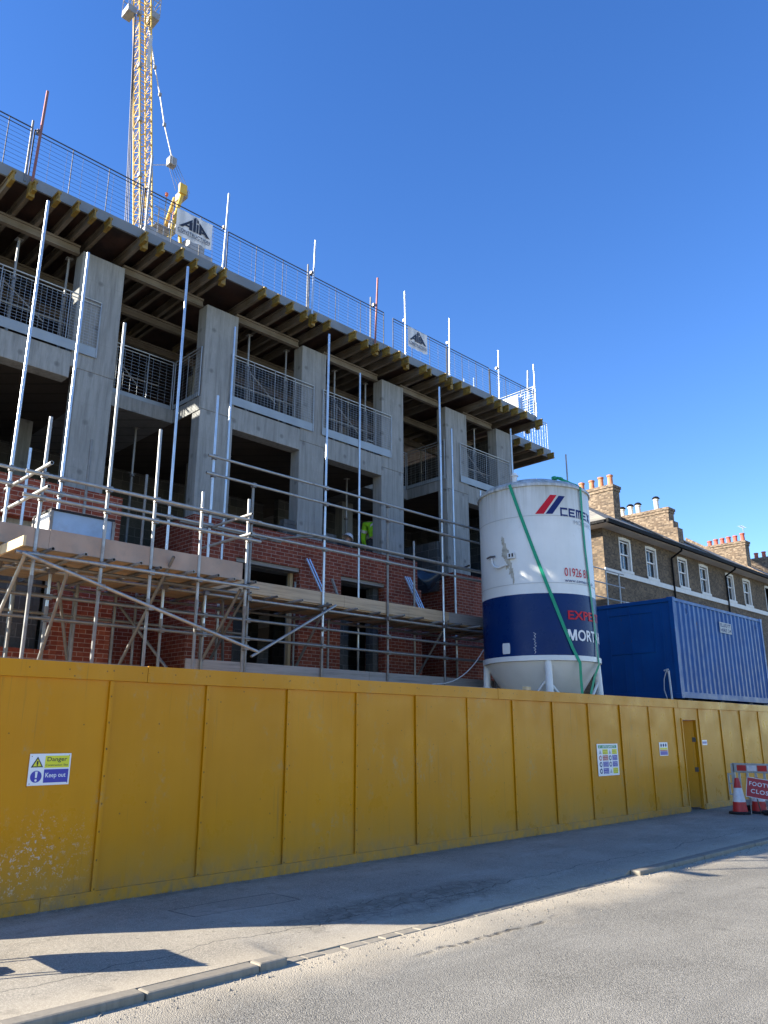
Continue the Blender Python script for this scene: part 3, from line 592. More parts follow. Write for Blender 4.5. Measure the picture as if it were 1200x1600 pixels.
# ------------------------------------------------------------------ pavement furniture at the right
def cone(name, label, x, y):
    t_ = thing(name, label, 'traffic cone', (x, y, 0.002), 'traffic cones by the footway closed sign')
    c = (x, y, 0.002)
    MB().lathe(c, [(0, 0), (0.22, 0), (0.235, 0.02), (0.225, 0.04), (0.15, 0.05), (0.0, 0.05)], 20).build('base', 'gasket', t_, True)
    MB().lathe(c, [(0.150, 0.05), (0.128, 0.24)], 24).build('skirt', 'cone_red', t_, True)
    MB().lathe(c, [(0.131, 0.24), (0.082, 0.52)], 24).build('sleeve', 'reflective', t_, True)
    MB().lathe(c, [(0.078, 0.52), (0.045, 0.71), (0.032, 0.72), (0.03, 0.68)], 24).build('tip', 'cone_red', t_, True)
    return t_
cone('traffic_cone', 'red and white traffic cone fully in view at the hoarding foot, nearest the door', 17.78, 7.22)
cone('traffic_cone', 'red and white traffic cone half hidden behind the red footway closed sign', 18.2, 6.98)
# barrier across the footway, perpendicular to the hoarding
br = thing('plastic_barrier', 'pale grey plastic footway barrier with red and white reflective strip', 'barrier', (18.45, 6.6, 0))
bx, ya, yb = 18.45, 7.62, 5.75
MB().box(bx, bx+.05, yb, ya-.06, .80, 1.0).build('top_beam', 'barrier_grey', br, bevel=.01)
k = 0; yy = ya-.16
while yy > yb+.1:
    MB().box(bx-.006, bx-.001, yy-.2, yy, .84, .96).build('reflective_strip', 'cone_red' if k % 2 == 0 else 'reflective', br); yy -= .22; k += 1
b = MB().box(bx, bx+.05, ya-.1, ya-.02, .14, .99).box(bx, bx+.05, yb, yb+.08, .14, .80).box(bx, bx+.05, yb+.08, ya-.1, .14, .24)
for j in range(9): b.box(bx+.01, bx+.04, yb+.22+j*.18, yb+.27+j*.18, .24, .80)
b.build('panel_frame', 'barrier_grey', br, bevel=.006)
MB().box(bx+.005, bx+.045, ya+.04, ya+.07, .32, .78).box(bx+.005, bx+.045, ya-.02, ya+.04, .32, .35).box(bx+.005, bx+.045, ya-.02, ya+.04, .75, .78).box(bx+.005, bx+.045, ya-.02, ya+.04, .55, .57).build('end_hook', 'barrier_grey', br)
for yy in (yb+.35, ya-.4): MB().box(bx-.25, bx+.3, yy-.05, yy+.05, 0.002, .14).build('foot', 'gasket', br, bevel=.01)
# footway closed sign, leaning on its frame, face towards people walking up
fs = thing('footway_closed_sign', 'red FOOTWAY CLOSED sign plate with white border on a metal frame', 'sign', (17.6, 6.4, 0))
c0 = Vector((17.60, 6.93, 0.765)); du = Vector((0.03, -1, -0.13)).normalized(); dn = Vector((-1, -0.03, 0.12)).normalized(); dv = dn.cross(du); dv = dv if dv.z > 0 else -dv
def fm(off): return lambda u, v: tuple(c0 + du*u + dv*(v-0.40) + dn*off)
def frect(name, mat, u0, u1, v0, v1, off, th=.003):
    p = [(u0, v0), (u1, v0), (u1, v1), (u0, v1)]; return MB().prism(p, fm(off), fm(off-th)).build(name, mat, fs)
frect('plate', 'sign_red', 0, .74, 0, .40, 0.0)
for a in ((0, .74, 0, .012), (0, .74, .388, .40), (0, .012, .0125, .3875), (.728, .74, .0125, .3875)): frect('border', 'letter_white', *a, .003, .002)
for s_, u0, u1, v0, v1 in (('FOOTWAY', .055, .69, .235, .32), ('CLOSED', .095, .625, .09, .175)):
    b = MB(); fit_text(b, s_, u0, u1, v0, v1, fm(.004), 0.02, 1.15); b.build('lettering', 'letter_white', fs)
for u in (.08, .66):
    p = Vector(fm(-.02)(u, .36)); p0 = Vector(fm(-.02)(u, 0)); q = Vector((p0.x-.03, p0.y, .012)); MB().tube(p, p0, .012, 6).tube(p0, q, .012, 6).build('leg', 'coupler', fs)
    MB().tube(p+Vector((.02, 0, 0)), (p.x+.34, p.y, .012), .012, 6).build('leg', 'coupler', fs)
sb = thing('sandbag', 'dark sandbag lying at the foot of the footway closed sign', 'sandbag', (17.85, 6.55, 0))
b = bmesh.new(); bmesh.ops.create_icosphere(b, subdivisions=3, radius=1)
me = bpy.data.meshes.new('bag')
for v in b.verts: v.co = Vector((v.co.x*.16, v.co.y*.27, max(v.co.z, -.75)*.07+.052+.01*math.sin(v.co.y*9)))
b.to_mesh(me); b.free(); me.shade_smooth(); me.materials.append(M['gasket']); o = bpy.data.objects.new('sack', me); COL.objects.link(o); o.parent = sb
# road sign standing just outside the frame at the left: its shadow falls across the pavement
ws = thing('road_works_sign', 'low temporary sign on a folding frame, throwing its shadow on the pavement, far left', 'sign', (2.27, 6.7, 0))
MB().box(2.255, 2.265, 6.36, 7.02, .28, .74).build('plate', 'sign_red', ws)
for yy in (6.42, 6.95):
    MB().tube((2.275, yy, .74), (2.12, yy, .012), .012, 6).build('leg', 'coupler', ws); MB().tube((2.275, yy, .74), (2.38, yy-.05, .012), .012, 6).build('leg', 'coupler', ws)
MB().box(2.27, 2.455, 6.40, 6.62, .005, .06).build('ballast', 'gasket', ws, bevel=.02)

# ------------------------------------------------------------------ building under construction
BX0 = 2.85; BXE = 18.27
bd = thing('concrete_frame_building', 'unfinished concrete frame block with red brick lower storeys and an open top storey', 'building', (BX0, 12.95, 0))
def part(name, mat, boxes, bev=0.0, label=None):
    b = MB()
    for x in boxes: b.box(*x)
    o = b.build(name, mat, bd, bevel=bev)
    if label: o['label'] = label
    return o
FY = 12.95
cols = [(2.85, 3.05), (4.95, 5.78), (7.62, 8.41), (10.18, 10.9), (12.75, 13.53), (15.2, 16.1), (17.47, 18.27)]
for a, b in cols:
    part('column', 'concrete', [(a, b, FY, FY+.32, 7.95, 10.30)], .012); part('column', 'concrete', [(a+(.14 if a == 4.95 else 0), b, FY+.006, FY+.32, 2.0, 7.949)], .012)
# spandrel beams at the second floor, and floor slabs
for a, b in ((3.05, 4.95), (8.41, 10.18), (10.9, 12.75), (16.1, 17.47)):
    part('spandrel_beam', 'concrete', [(a, b, FY+.004, FY+.30, 7.72, 8.22)], .008)
    part('spandrel_beam', 'concrete', [(a, b, FY+.004, FY+.30, 4.9, 5.25)])
BACK = 24.0
def slab(z0, z1, name='floor_slab'):
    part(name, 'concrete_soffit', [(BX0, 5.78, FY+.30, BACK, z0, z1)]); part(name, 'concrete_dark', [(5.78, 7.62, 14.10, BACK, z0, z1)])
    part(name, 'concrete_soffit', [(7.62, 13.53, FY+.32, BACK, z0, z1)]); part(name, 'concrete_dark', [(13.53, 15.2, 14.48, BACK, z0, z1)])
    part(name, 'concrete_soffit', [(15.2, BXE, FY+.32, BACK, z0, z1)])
slab(7.93, 8.18); slab(4.95, 5.18); slab(2.1, 2.3)
# pale slab edges seen in the recesses
part('slab_edge', 'concrete', [(5.785, 7.60, 14.02, 14.096, 7.92, 8.21), (7.60, 7.618, 12.97, 14.096, 7.92, 8.21)], label='pale slab edge around the recess left of the second column')
part('slab_edge', 'concrete', [(13.535, 15.18, 14.40, 14.476, 7.92, 8.21), (15.18, 15.198, 12.97, 14.476, 7.92, 8.21)], label='pale slab edge around the recess left of the fifth column')
# inner, end and rear walls, added unseen to keep the interior dark
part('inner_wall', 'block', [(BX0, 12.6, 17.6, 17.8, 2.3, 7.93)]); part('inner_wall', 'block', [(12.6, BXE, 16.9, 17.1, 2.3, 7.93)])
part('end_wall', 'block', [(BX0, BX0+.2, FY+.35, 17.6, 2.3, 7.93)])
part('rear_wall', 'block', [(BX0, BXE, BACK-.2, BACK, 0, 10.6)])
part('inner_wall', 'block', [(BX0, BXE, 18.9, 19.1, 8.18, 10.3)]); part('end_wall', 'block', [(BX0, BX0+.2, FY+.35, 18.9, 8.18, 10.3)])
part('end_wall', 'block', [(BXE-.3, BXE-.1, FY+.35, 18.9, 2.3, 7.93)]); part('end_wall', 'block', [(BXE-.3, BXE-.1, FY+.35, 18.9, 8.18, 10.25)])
part('inner_column', 'concrete', [(5.2, 5.5, 16.0, 16.3, 5.18, 7.93)]); part('inner_column', 'concrete', [(9.2, 9.5, 15.8, 16.1, 5.18, 7.93)])
part('inner_column', 'concrete', [(14.0, 14.4, 15.8, 16.1, 2.3, 7.93)]); part('inner_column', 'concrete', [(9.2, 9.55, 16, 16.3, 8.18, 10.3)]); part('inner_column', 'concrete', [(14.0, 14.35, 16, 16.3, 8.18, 10.3)])
# red brick panels in front of the frame, with doorways at the lower storey
BY0, BY1 = 12.70, 12.92
BT = 5.66
part('brick_panel', 'brick_red', [(BX0, 5.05, BY0, BY1, 5.0, BT), (5.05, 6.05, BY0, BY1, 0.3, BT), (BX0, 5.05, BY0+.003, BY1, .3, 2.92), (5.83, 6.05, BY1, 14.1, .3, BT-.002)], label='left red brick panel below the first column')
part('blockwork_panel', 'block', [(BX0, 5.05, 13.3, 13.5, 2.92, 4.9)])
part('brick_panel', 'brick_red', [(7.5, 8.5, BY0, BY1, .3, 4.98), (10.1, 11.25, BY0, BY1, .3, 4.98), (12.62, 13.85, BY0, BY1, .3, 4.98), (7.5, 13.72, BY0, BY1, 4.981, BT), (7.5, 7.72, BY1, 14.2, .3, BT-.002), (13.5, 13.72, BY1, 14.3, .3, BT-.002)], label='middle red brick panel with two doorways')
part('brick_panel', 'brick_red', [(15.1, BXE+.3, BY0, BY1, .3, BT-.05), (15.1, 15.32, BY1, 14.6, .3, BT-.052)], label='right red brick panel beside the silo')
for a, b in ((8.5, 10.1), (11.25, 12.62)): part('lintel', 'toe_grey', [(a, b, BY0+.04, BY1, 4.90, 4.979)])
part('recess_wall', 'block', [(6.05, 7.5, 15.0, 15.15, 2.3, 4.93)]); part('recess_wall', 'block', [(13.72, 15.1, 15.6, 15.75, 2.3, 6.45), (15.03, 15.14, 13.2, 15.6, 5.18, 6.5)])
part('recess_brick', 'brick_red', [(6.05, 7.5, 14.35, 14.55, .3, 5.2)]); part('recess_brick', 'brick_red', [(13.73, 15.1, 14.35, 14.55, .3, 5.2)])
part('door_jamb', 'lath', [(10.02, 10.09, BY1+.01, BY1+.1, 2.3, 4.9)]); part('door_jamb', 'block', [(12.45, 12.6, BY1+.01, BY1+.25, 2.3, 4.88)])
part('stacked_blocks', 'block', [(11.6, 12.3, 13.6, 14.0, 2.3, 4.5)])
part('stacked_blocks', 'block', [(8.9, 10.0, 14.4, 14.9, 2.3, 4.7)])
part('timber_plate', 'toe_tan', [(BX0, 3.9, 12.72, 12.94, BT+.003, BT+.07)])
# roof: formwork deck, edge board, rear extension of the deck
RX0, RX1, RY = 2.80, 18.68, 12.35
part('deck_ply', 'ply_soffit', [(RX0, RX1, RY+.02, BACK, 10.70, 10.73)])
part('roof_slab', 'concrete_dark', [(RX0+.02, RX1-.02, RY+.04, BACK, 10.733, 10.84)])
for a, b in ((RX0, 7.3), (7.3, 12.2), (12.2, RX1)): part('edge_board', 'fascia', [(a+.002, b-.002, RY-.02, RY+.02, 10.65, 10.86)])
part('edge_board', 'fascia', [(RX1, RX1+.03, RY-.02, 13.7, 10.62, 10.86)])
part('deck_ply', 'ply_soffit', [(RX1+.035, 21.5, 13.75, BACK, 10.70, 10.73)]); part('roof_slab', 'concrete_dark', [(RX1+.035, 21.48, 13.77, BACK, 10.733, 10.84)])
part('edge_board', 'fascia', [(RX1+.035, 21.52, 13.70, 13.745, 10.56, 10.86)])
part('rear_column', 'concrete', [(18.9, 19.4, 19.0, 19.5, 0, 10.7)])
# formwork beams: each one can be lifted off the props
tipx = [3.34, 3.7, 4.1, 4.45, 4.75, 5.06, 5.73, 6.12, 6.48, 6.86, 7.26, 7.45, 8.43, 8.81, 9.21, 9.64, 9.88, 10.29, 11.04, 11.52, 11.83, 12.14, 12.49, 12.83, 13.49, 13.73, 14.23, 14.49, 14.88, 15.28, 16.24, 16.58, 17.03, 17.37, 17.77, 18.58]
BZ0, BZ1 = 10.46, 10.66
def make_beam(x):
    t_ = thing('formwork_beam', None, 'formwork beam', (x, 12.1, BZ0), 'formwork beams under the roof deck edge')
    b = MB()
    for z0, z1, hw in ((BZ0, BZ0+.035, .033), (BZ0+.035, BZ1-.035, .012), (BZ1-.035, BZ1, .033)): b.box(x-hw, x+hw, 12.342, 15.9, z0, z1)
    b.build('web_and_flanges', 'h20', t_)
    b = MB()
    for z0, z1, hw in ((BZ0-.001, BZ0+.035, .034), (BZ0+.035, BZ1-.035, .014), (BZ1-.035, BZ1, .034)): b.box(x-hw, x+hw, 12.1, 12.34, z0, z1)
    b.build('painted_end', 'h20_yellow', t_); return t_
ordn = ['first', 'second', 'third', 'fourth', 'fifth', 'sixth', 'seventh']
bays = [(0, 5.3, 'left of the first concrete column'), (5.3, 7.7, 'over the recess between the first and second columns'), (7.7, 10.5, 'between the second and third columns'),
        (10.5, 13.1, 'between the third and fourth columns'), (13.1, 15.6, 'over the recess between the fourth and fifth columns'), (15.6, 18.2, 'over the bay right of the fifth column'), (18.2, 20, 'at the right corner of the roof deck')]
proto = None; rb = random.Random(11)
for a, b_, w_ in bays:
    xs_ = [x for x in tipx if a <= x < b_]
    for i, x in enumerate(xs_):
        lab = ('yellow ended formwork beam, %s from the left %s' % (ordn[i], w_)) if len(xs_) > 1 else 'single yellow ended formwork beam '+w_
        if proto is None: proto = make_beam(x); proto['label'] = lab; o = proto
        else: o = copy_thing(proto, (x, 12.1+rb.uniform(-.07, .07), BZ0), lab)
        o.rotation_euler.z = rb.uniform(-.015, .015)
for i, x in enumerate((19.4, 20.0, 20.7, 21.3)):
    o = copy_thing(proto, (x, 13.45, BZ0+.001), 'formwork beam under the rear deck beyond the right corner, %s from the left' % ordn[i])
def primary(x0, x1, y, lab, z0=10.27, z1=10.455):
    t_ = thing('primary_beam', lab, 'formwork beam', (x0, y, z0), 'long primary formwork beams along the facade')
    b = MB()
    for a, c, hw in ((z0, z0+.04, .05), (z0+.04, z1-.04, .02), (z1-.04, z1, .05)): b.box(x0, x1, y-hw, y+hw, a, c)
    b.build('web_and_flanges', 'h20x', t_); return t_
for x0, x1, w_ in ((2.9, 4.93, 'left of the first column'), (5.80, 7.60, 'over the recess right of the first column'), (8.43, 10.16, 'between second and third columns'), (10.92, 12.73, 'between third and fourth columns'), (13.55, 15.18, 'over the recess right of the fourth column'), (16.12, 17.45, 'between the last two columns')):
    primary(x0, x1, 13.12, 'front primary beam running '+w_)
for y, nm in ((14.5, 'second'), (15.7, 'third')): primary(2.9, 18.3, y, 'long inner primary beam, %s line back from the facade' % nm)
# steel props on the top floor
def prop(x, y, z0, z1, lab):
    t_ = thing('steel_prop', lab, 'steel prop', (x, y, z0), 'adjustable steel props holding the deck')
    h_ = z1-z0
    MB().box(x-.06, x+.06, y-.06, y+.06, z0, z0+.008).tube((x, y, z0+.008), (x, y, z0+h_*.62), .032, 10).build('outer_tube', 'galv_old', t_)
    MB().tube((x, y, z0+h_*.62), (x, y, z1-.01), .024, 10).box(x-.06, x+.06, y-.06, y+.06, z1-.01, z1-.002).build('inner_tube', 'galv', t_)
    MB().lathe((x, y, z0+h_*.60), [(.03, 0), (.055, .01), (.055, .05), (.03, .06)], 12).tube((x-.09, y, z0+h_*.63), (x+.09, y, z0+h_*.63), .007, 6).build('collar', 'coupler', t_)
for i, (x, y) in enumerate(((3.35, 13.5), (3.95, 13.4), (4.85, 13.35), (9.0, 13.4), (10.05, 13.4), (11.55, 13.4), (12.6, 13.4), (17.0, 13.4))):
    prop(x, y, 8.18, 10.268, 'steel prop behind the top storey guard mesh, %s from the left' % (ordn+['eighth'])[i])
pk = 0
for y, cs in ((14.5, (3.6, 6.4, 8.6, 10.9, 13.0, 14.6, 16.8)), (15.7, (4.4, 7.0, 9.0, 11.6, 15.2, 17.2))):
    for i, x in enumerate(cs): prop(x, y, 8.18, 10.268, 'steel prop deep in the dark top storey, %s from the left in the %s line' % (ordn[i], 'nearer' if y < 15 else 'farther'))
for x, y, w_ in ((12.72, 14.2, 'in the middle storey window beside the worker'), (7.2, 14.8, 'in the dark recess right of the first column'), (9.6, 14.9, 'in the window right of the second column')): prop(x, y, 5.18, 7.92, 'steel prop standing '+w_)
# ------------------------------------------------------------------ edge protection meshes
def mesh_panel(name, lab, group, p0, du_, L, H, kick=.18, wire='mesh_steel', frame='mesh_steel', nv=None, nh=None, cat='mesh barrier', r_f=.014, mullions=0, diag=False):
    t_ = thing(name, lab, cat, p0, group); p0 = Vector(p0); du_ = Vector(du_).normalized(); up = Vector((0, 0, 1)); nn = du_.cross(up)
    P = lambda u, v, o=0: p0+du_*u+up*v+nn*o
    f = MB(); f.tube(P(0, 0), P(0, H), r_f, 6).tube(P(L, 0), P(L, H), r_f, 6).tube(P(0, H), P(L, H), r_f, 6).tube(P(0, H-.075), P(L, H-.075), r_f*.7, 6)
    f.build('frame', frame, t_)
    if mullions:
        for k in range(1, mullions+1): MB().tube(P(L*k/(mullions+1), kick, .012), P(L*k/(mullions+1), H-.02, .012), .008, 6).build('stiffener', frame, t_)
    w_ = MB(); nh = nh or int((H-kick)/.075); nv = nv or int(L/.15)
    for k in range(1, nh): z = kick+(H-.075-kick)*k/nh; w_.tube(P(0, z), P(L, z), .0028, 4, cap=False)
    for k in range(1, nv): u = L*k/nv; w_.tube(P(u, kick, .005), P(u, H-.075, .005), .0026, 4, cap=False)
    w_.build('wire_mesh', wire, t_)
    if kick > .05:
        k_ = MB(); a, b, c, d = P(.01, 0, -.006), P(L-.01, 0, -.006), P(L-.01, kick, -.006), P(.01, kick, -.006)
        k_.add([a, b, c, d, a+nn*.004, b+nn*.004, c+nn*.004, d+nn*.004], [(0,1,2,3), (7,6,5,4), (0,4,5,1), (1,5,6,2), (2,6,7,3), (3,7,4,0)])
        nr = int(L/.075)
        for k in range(1, nr): u = L*k/nr; k_.tube(P(u, .01, -.008), P(u, kick-.01, -.008), .006, 4)
        k_.build('kick_plate', 'kick', t_)
    if diag:
        MB().tube(P(L*.30, H-.1, -.3), P(L*.62, H-.62, -.3), .016, 6).tube(P(L*.12, H*.55, -.3), P(L*.9, H*.55, -.3), .018, 6).tube(P(L*.3, .05, -.3), P(L*.3, H-.05, -.3), .016, 6).tube(P(L*.75, .05, -.3), P(L*.75, H-.05, -.3), .016, 6).build('bracing', 'galv_old', t_)
    return t_
g1 = 'guard meshes across the top storey openings'
for x0, L, w_ in ((3.02, 2.36, 'left of the first column'), (8.28, 2.24, 'between the second and third columns'), (10.80, 2.25, 'between the third and fourth columns'), (15.75, 2.28, 'between the last two columns')):
    mesh_panel('balcony_mesh', 'dark guard mesh with kick plate across the opening '+w_, g1, (x0, 12.915, 8.24), (1, 0, 0), L, 1.12, .19, mullions=3, diag=True, nv=26, nh=15)
mesh_panel('balcony_mesh', 'guard mesh set back in the left recess, facing the street', g1, (5.82, 14.06, 8.215), (1, 0, 0), 1.74, 1.1, .1, mullions=2, diag=True)
mesh_panel('balcony_mesh', 'guard mesh along the side of the left recess', g1, (7.585, 12.99, 8.215), (0, 1, 0), 1.03, 1.1, .1, mullions=1)
mesh_panel('balcony_mesh', 'guard mesh set back in the right recess, facing the street', g1, (13.56, 14.44, 8.215), (1, 0, 0), 1.6, 1.1, .1, mullions=2, diag=True)
mesh_panel('balcony_mesh', 'guard mesh along the side of the right recess', g1, (15.165, 12.99, 8.215), (0, 1, 0), 1.4, 1.1, .1, mullions=1)
g2 = 'guard panels around the roof edge'
edges = [2.80, 3.62, 5.73, 7.63, 9.83, 12.26, 12.55, 14.63, 16.49, 18.72]
zt = lambda x: 11.98-.012*(x-3)
for i, (a, b) in enumerate(zip(edges, edges[1:])):
    if b-a < .4: continue
    mesh_panel('roof_guard_panel', 'wire guard panel along the roof edge, %s from the left' % (ordn+['eighth', 'ninth'])[i], g2, (a+.02, 12.37, 10.80), (1, 0, 0), b-a-.04, zt((a+b)/2)-10.80-.14, .0, wire='mesh_dark', frame='mesh_dark', mullions=2 if b-a > 1.5 else 1, nh=11, nv=int((b-a)/.3), r_f=.013)
mesh_panel('roof_guard_panel', 'sunlit guard panel turning back from the roof corner', g2, (18.72, 12.42, 10.86), (0, 1, 0), 1.25, 1.0, .0, nh=11, mullions=2)
mesh_panel('roof_guard_panel', 'pale sunlit guard panel along the end of the roof deck', g2, (18.74, 13.72, 10.86), (1, 0, 0), 1.3, .95, .0, nh=10, mullions=2)
mesh_panel('roof_guard_panel', 'guard panel on the rear deck below the roof corner', g2, (20.08, 13.74, 10.86), (1, 0, 0), 1.35, .95, .0, nh=10, mullions=2)
wb = thing('white_debris_sheet', 'white debris sheet tied inside the guard panels near the roof corner', 'sheet', (17.2, 15.0, 10.86))
MB().box(18.60, 18.615, 12.9, 16.6, 10.86, 11.72).build('sheet', 'scrim', wb)
g3 = 'steel posts fixed to the roof edge'
for x, zt_, xb, m_, lab in ((3.73, 12.65, 3.69, 'rusty', 'leftmost roof edge post, rusty red tube'), (5.79, 12.5, 5.79, 'galv', 'grey roof edge post in front of the yellow crane boom'), (7.56, 12.61, 7.52, 'galv_new', 'bright roof edge post right of the left banner'),
        (9.93, 12.64, 9.88, 'galv_new', 'bright doubled roof edge post above the third column'), (11.94, 12.55, 11.86, 'rusty', 'rusty red roof edge post left of the right banner'), (12.92, 12.60, 12.94, 'galv_new', 'bright roof edge post touching the left side of the right banner'),
        (14.67, 12.52, 14.63, 'galv_new', 'bright roof edge post right of the right banner'), (16.85, 12.35, 16.79, 'galv_new', 'roof edge post second from the right corner'), (18.62, 12.53, 18.64, 'galv_new', 'front post at the right roof corner')):
    t_ = thing('edge_post', lab, 'guard post', (xb, 12.28, 10.4), g3)
    MB().tube((xb, 12.28, 10.66), (x, 12.28, zt_), .024, 10, hollow=True).build('tube', m_, t_, True)
    MB().box(xb-.05, xb+.05, 12.22, 12.33, 10.40, 10.68).build('clamp', 'h20_yellow', t_); MB().box(xb-.03, xb+.03, 12.3, 12.36, 11.75, 11.82).build('upper_clamp', 'coupler', t_)
    if m_ == 'rusty' or x in (9.93,): MB().tube((xb-.11, 12.33, 10.7), (xb-.11, 12.33, 11.95), .02, 8).build('side_tube', 'galv_old', t_)
t_ = thing('edge_post', 'rear post at the right roof corner, leaning slightly', 'guard post', (18.8, 12.7, 10.8), g3); MB().tube((18.8, 12.75, 10.5), (18.8, 12.62, 12.5), .024, 10).build('tube', 'galv', t_, True); MB().box(18.75, 18.85, 12.68, 12.8, 10.45, 10.6).build('clamp', 'h20_yellow', t_)
for x, h_, l in ((17.6, 11.85, 'left'), (18.1, 12.05, 'right')): 
    t_ = thing('edge_post', 'short bright post on the deck behind the right corner guard, %s of two' % l, 'guard post', (x, 14.2, 10.84), g3); MB().tube((x, 14.2, 10.84), (x, 14.2, h_+.5), .026, 8).build('tube', 'galv_new', t_, True); MB().box(x-.06, x+.06, 14.14, 14.26, 10.84, 10.86).build('foot', 'coupler', t_)
# banners
def banner(lab, x0, x1, z0, z1, y):
    t_ = thing('company_banner', lab, 'banner', ((x0+x1)/2, y, z0)); w_, h_ = x1-x0, z1-z0
    b = MB(); nx = 10; vs = []; 
    for i in range(nx+1):
        for j in range(2): vs.append((x0+w_*i/nx, y+.008*math.sin(i*1.7+j), z0+h_*j+(.012*math.sin(i*2.1))*(1-j)))
    for v in list(vs): vs.append((v[0], v[1]+.003, v[2]))
    m_ = 2*(nx+1); fs_ = [(2*i, 2*i+2, 2*i+3, 2*i+1) for i in range(nx)] + [(m_+2*i+1, m_+2*i+3, m_+2*i+2, m_+2*i) for i in range(nx)]
    b.add(vs, fs_).build('cloth', 'scrim', t_)
    F = lambda u, v: (x0+u*w_, y-.016, z0+v*h_)
    def pg(pts): MB().prism(pts, F, lambda u, v: (x0+u*w_, y-.014, z0+v*h_)).build('logo', 'letter_black', t_)
    pg([(.07, .37), (.42, .80), (.42, .71), (.17, .38)]); pg([(.345, .38), (.425, .38), (.425, .705), (.345, .62)]); pg([(.22, .455), (.343, .455), (.343, .52), (.275, .52)])
    pg([(.455, .38), (.525, .38), (.525, .96), (.455, .88)]); pg([(.55, .38), (.60, .38), (.60, .72), (.55, .72)]); pg([(.55, .78), (.60, .76), (.60, .86), (.55, .93)])
    pg([(.62, .82), (.93, .38), (.83, .38), (.62, .70)]); pg([(.62, .38), (.69, .38), (.69, .60), (.62, .69)]); pg([(.692, .455), (.78, .455), (.735, .52), (.692, .52)])
    b = MB(); fit_text(b, 'CONSTRUCTION', .04, .94, .17, .30, F, 0.01, 1.1); b.build('lettering', 'letter_black', t_)
    MB().prism([(.05, .135), (.93, .135), (.93, .148), (.05, .148)], F, lambda u, v: (x0+u*w_, y-.014, z0+v*h_)).build('rule', 'letter_black', t_)
    b = MB(); fit_text(b, 'Groundworks & Concrete Frames', .30, .85, .08, .115, F); b.build('lettering', 'letter_grey', t_)
banner('larger looking ALIA CONSTRUCTION banner tied to roof guard beside the crane', 6.44, 7.25, 11.10, 11.70, 12.33)
banner('distant ALIA CONSTRUCTION banner tied to the roof guard above the fourth column', 13.08, 13.80, 11.12, 11.69, 12.33)
# ------------------------------------------------------------------ scaffolds
TR = .0242
def coupler(b, p, ax='y'):
    p = Vector(p)
    b.lathe(p-Vector((0, 0, .04)), [(TR+.002, 0), (TR+.016, .004), (TR+.016, .074), (TR+.002, .078)], 10)
    b.cbox(p+Vector((.0, -.04, 0)), (.075, .045, .075)); b.tube(p+Vector((.03, -.045, .0)), p+Vector((.075, -.045, 0)), .007, 6); b.cbox(p+Vector((.05, -.045, 0)), (.018, .026, .026))
def tubep(parent, name, p, q, mat='galv', r=TR, label=None):
    o = MB().tube(p, q, r, 12, hollow=True).build(name, mat, parent, True)
    if label: o['label'] = label
    return o
def coup(parent, p): b = MB(); coupler(b, p); return b.build('coupler', 'coupler', parent)
rs = random.Random(21)
ms = thing('main_scaffold', 'long tube and fitting scaffold in front of the red brick wall, running behind the silo', 'scaffold', (10, 11.7, 0))
YO, YI = 11.1, 12.4
outer = [(2.6, 6.0, 'galv_old'), (3.60, 9.65, 'galv_new'), (6.86, 7.38, 'galv_new'), (4.32, 9.06, 'galv_new'), (6.10, 9.62, 'galv_new'), (7.70, 5.95, 'galv_old'), (9.39, 9.56, 'galv_new'), (11.10, 6.23, 'galv_old'), (12.82, 9.49, 'galv_new'), (14.55, 6.2, 'galv_old'), (16.3, 6.3, 'galv_old')]
inner = [(4.28, 6.06, 'galv_new'), (5.25, 6.47, 'galv_old'), (6.33, 6.09, 'galv_old'), (7.96, 9.68, 'galv_new'), (8.6, 5.3, 'galv'), (9.75, 4.6, 'galv_old'), (11.50, 9.84, 'galv_new'), (13.27, 6.06, 'galv'), (14.77, 9.36, 'galv_new'), (15.9, 7.9, 'galv_new'), (17.42, 10.11, 'galv_new')]
def std(parent, x, y, zt_, mt_, z0=0.02):
    MB().box(x-.075, x+.075, y-.075, y+.075, -.02, z0).build('base_plate', 'coupler', parent)
    zj = 3.3
    if mt_ == 'galv_new' and zt_ > 6:
        o1 = tubep(parent, 'standard', (x, y, z0), (x, y, zj), 'galv_old'); o2 = tubep(parent, 'standard', (x, y, zj+.004), (x+rs.uniform(-.02, .02), y, zt_), mt_, label='bright new tall upright tube')
        MB().tube((x, y, zj-.06), (x, y, zj+.06), TR+.008, 10).build('sleeve', 'coupler', parent)
    else: tubep(parent, 'standard', (x, y, z0), (x+rs.uniform(-.015, .015), y, zt_), mt_)
for x, z, m_ in outer: std(ms, x, YO, z, m_)
for x, z, m_ in inner: std(ms, x, YI, z, m_)
def led(parent, x0, x1, y, z, m_='galv', nm='ledger'): return tubep(parent, nm, (x0, y, z), (x1, y, z), m_)
# guard rails and ledgers (outer face), joined end to end
for z, m_, xa in ((6.22, 'galv', 6.72), (5.90, 'galv', 6.70), (5.23, 'galv', 2.5), (5.00, 'galv', 2.5)):
    led(ms, xa, 9.0, YO-.055, z, m_, 'guard_rail'); led(ms, 9.004, 17.0, YO-.055, z+.004, m_, 'guard_rail')
for z in (3.86, 3.49, 3.18): led(ms, 2.5, 8.2, YO-.055 if z < 3.8 else YO+.055, z, 'galv_old' if z < 3.8 else 'galv'); led(ms, 8.204, 17.0, YO-.055 if z < 3.8 else YO+.055, z, 'galv_old' if z < 3.8 else 'galv')
led(ms, 2.5, 17.0, YI-.055, 3.86, 'galv_old'); led(ms, 6.5, 17.0, YI-.055, 5.62, 'galv_old'); led(ms, 6.5, 17.0, YO+.055, 2.5, 'galv_old'); led(ms, 6.5, 17.0, YI-.055, 2.5, 'galv_old')
led(ms, 7.0, 9.3, YI-.055, 5.9-.55, 'galv_old')
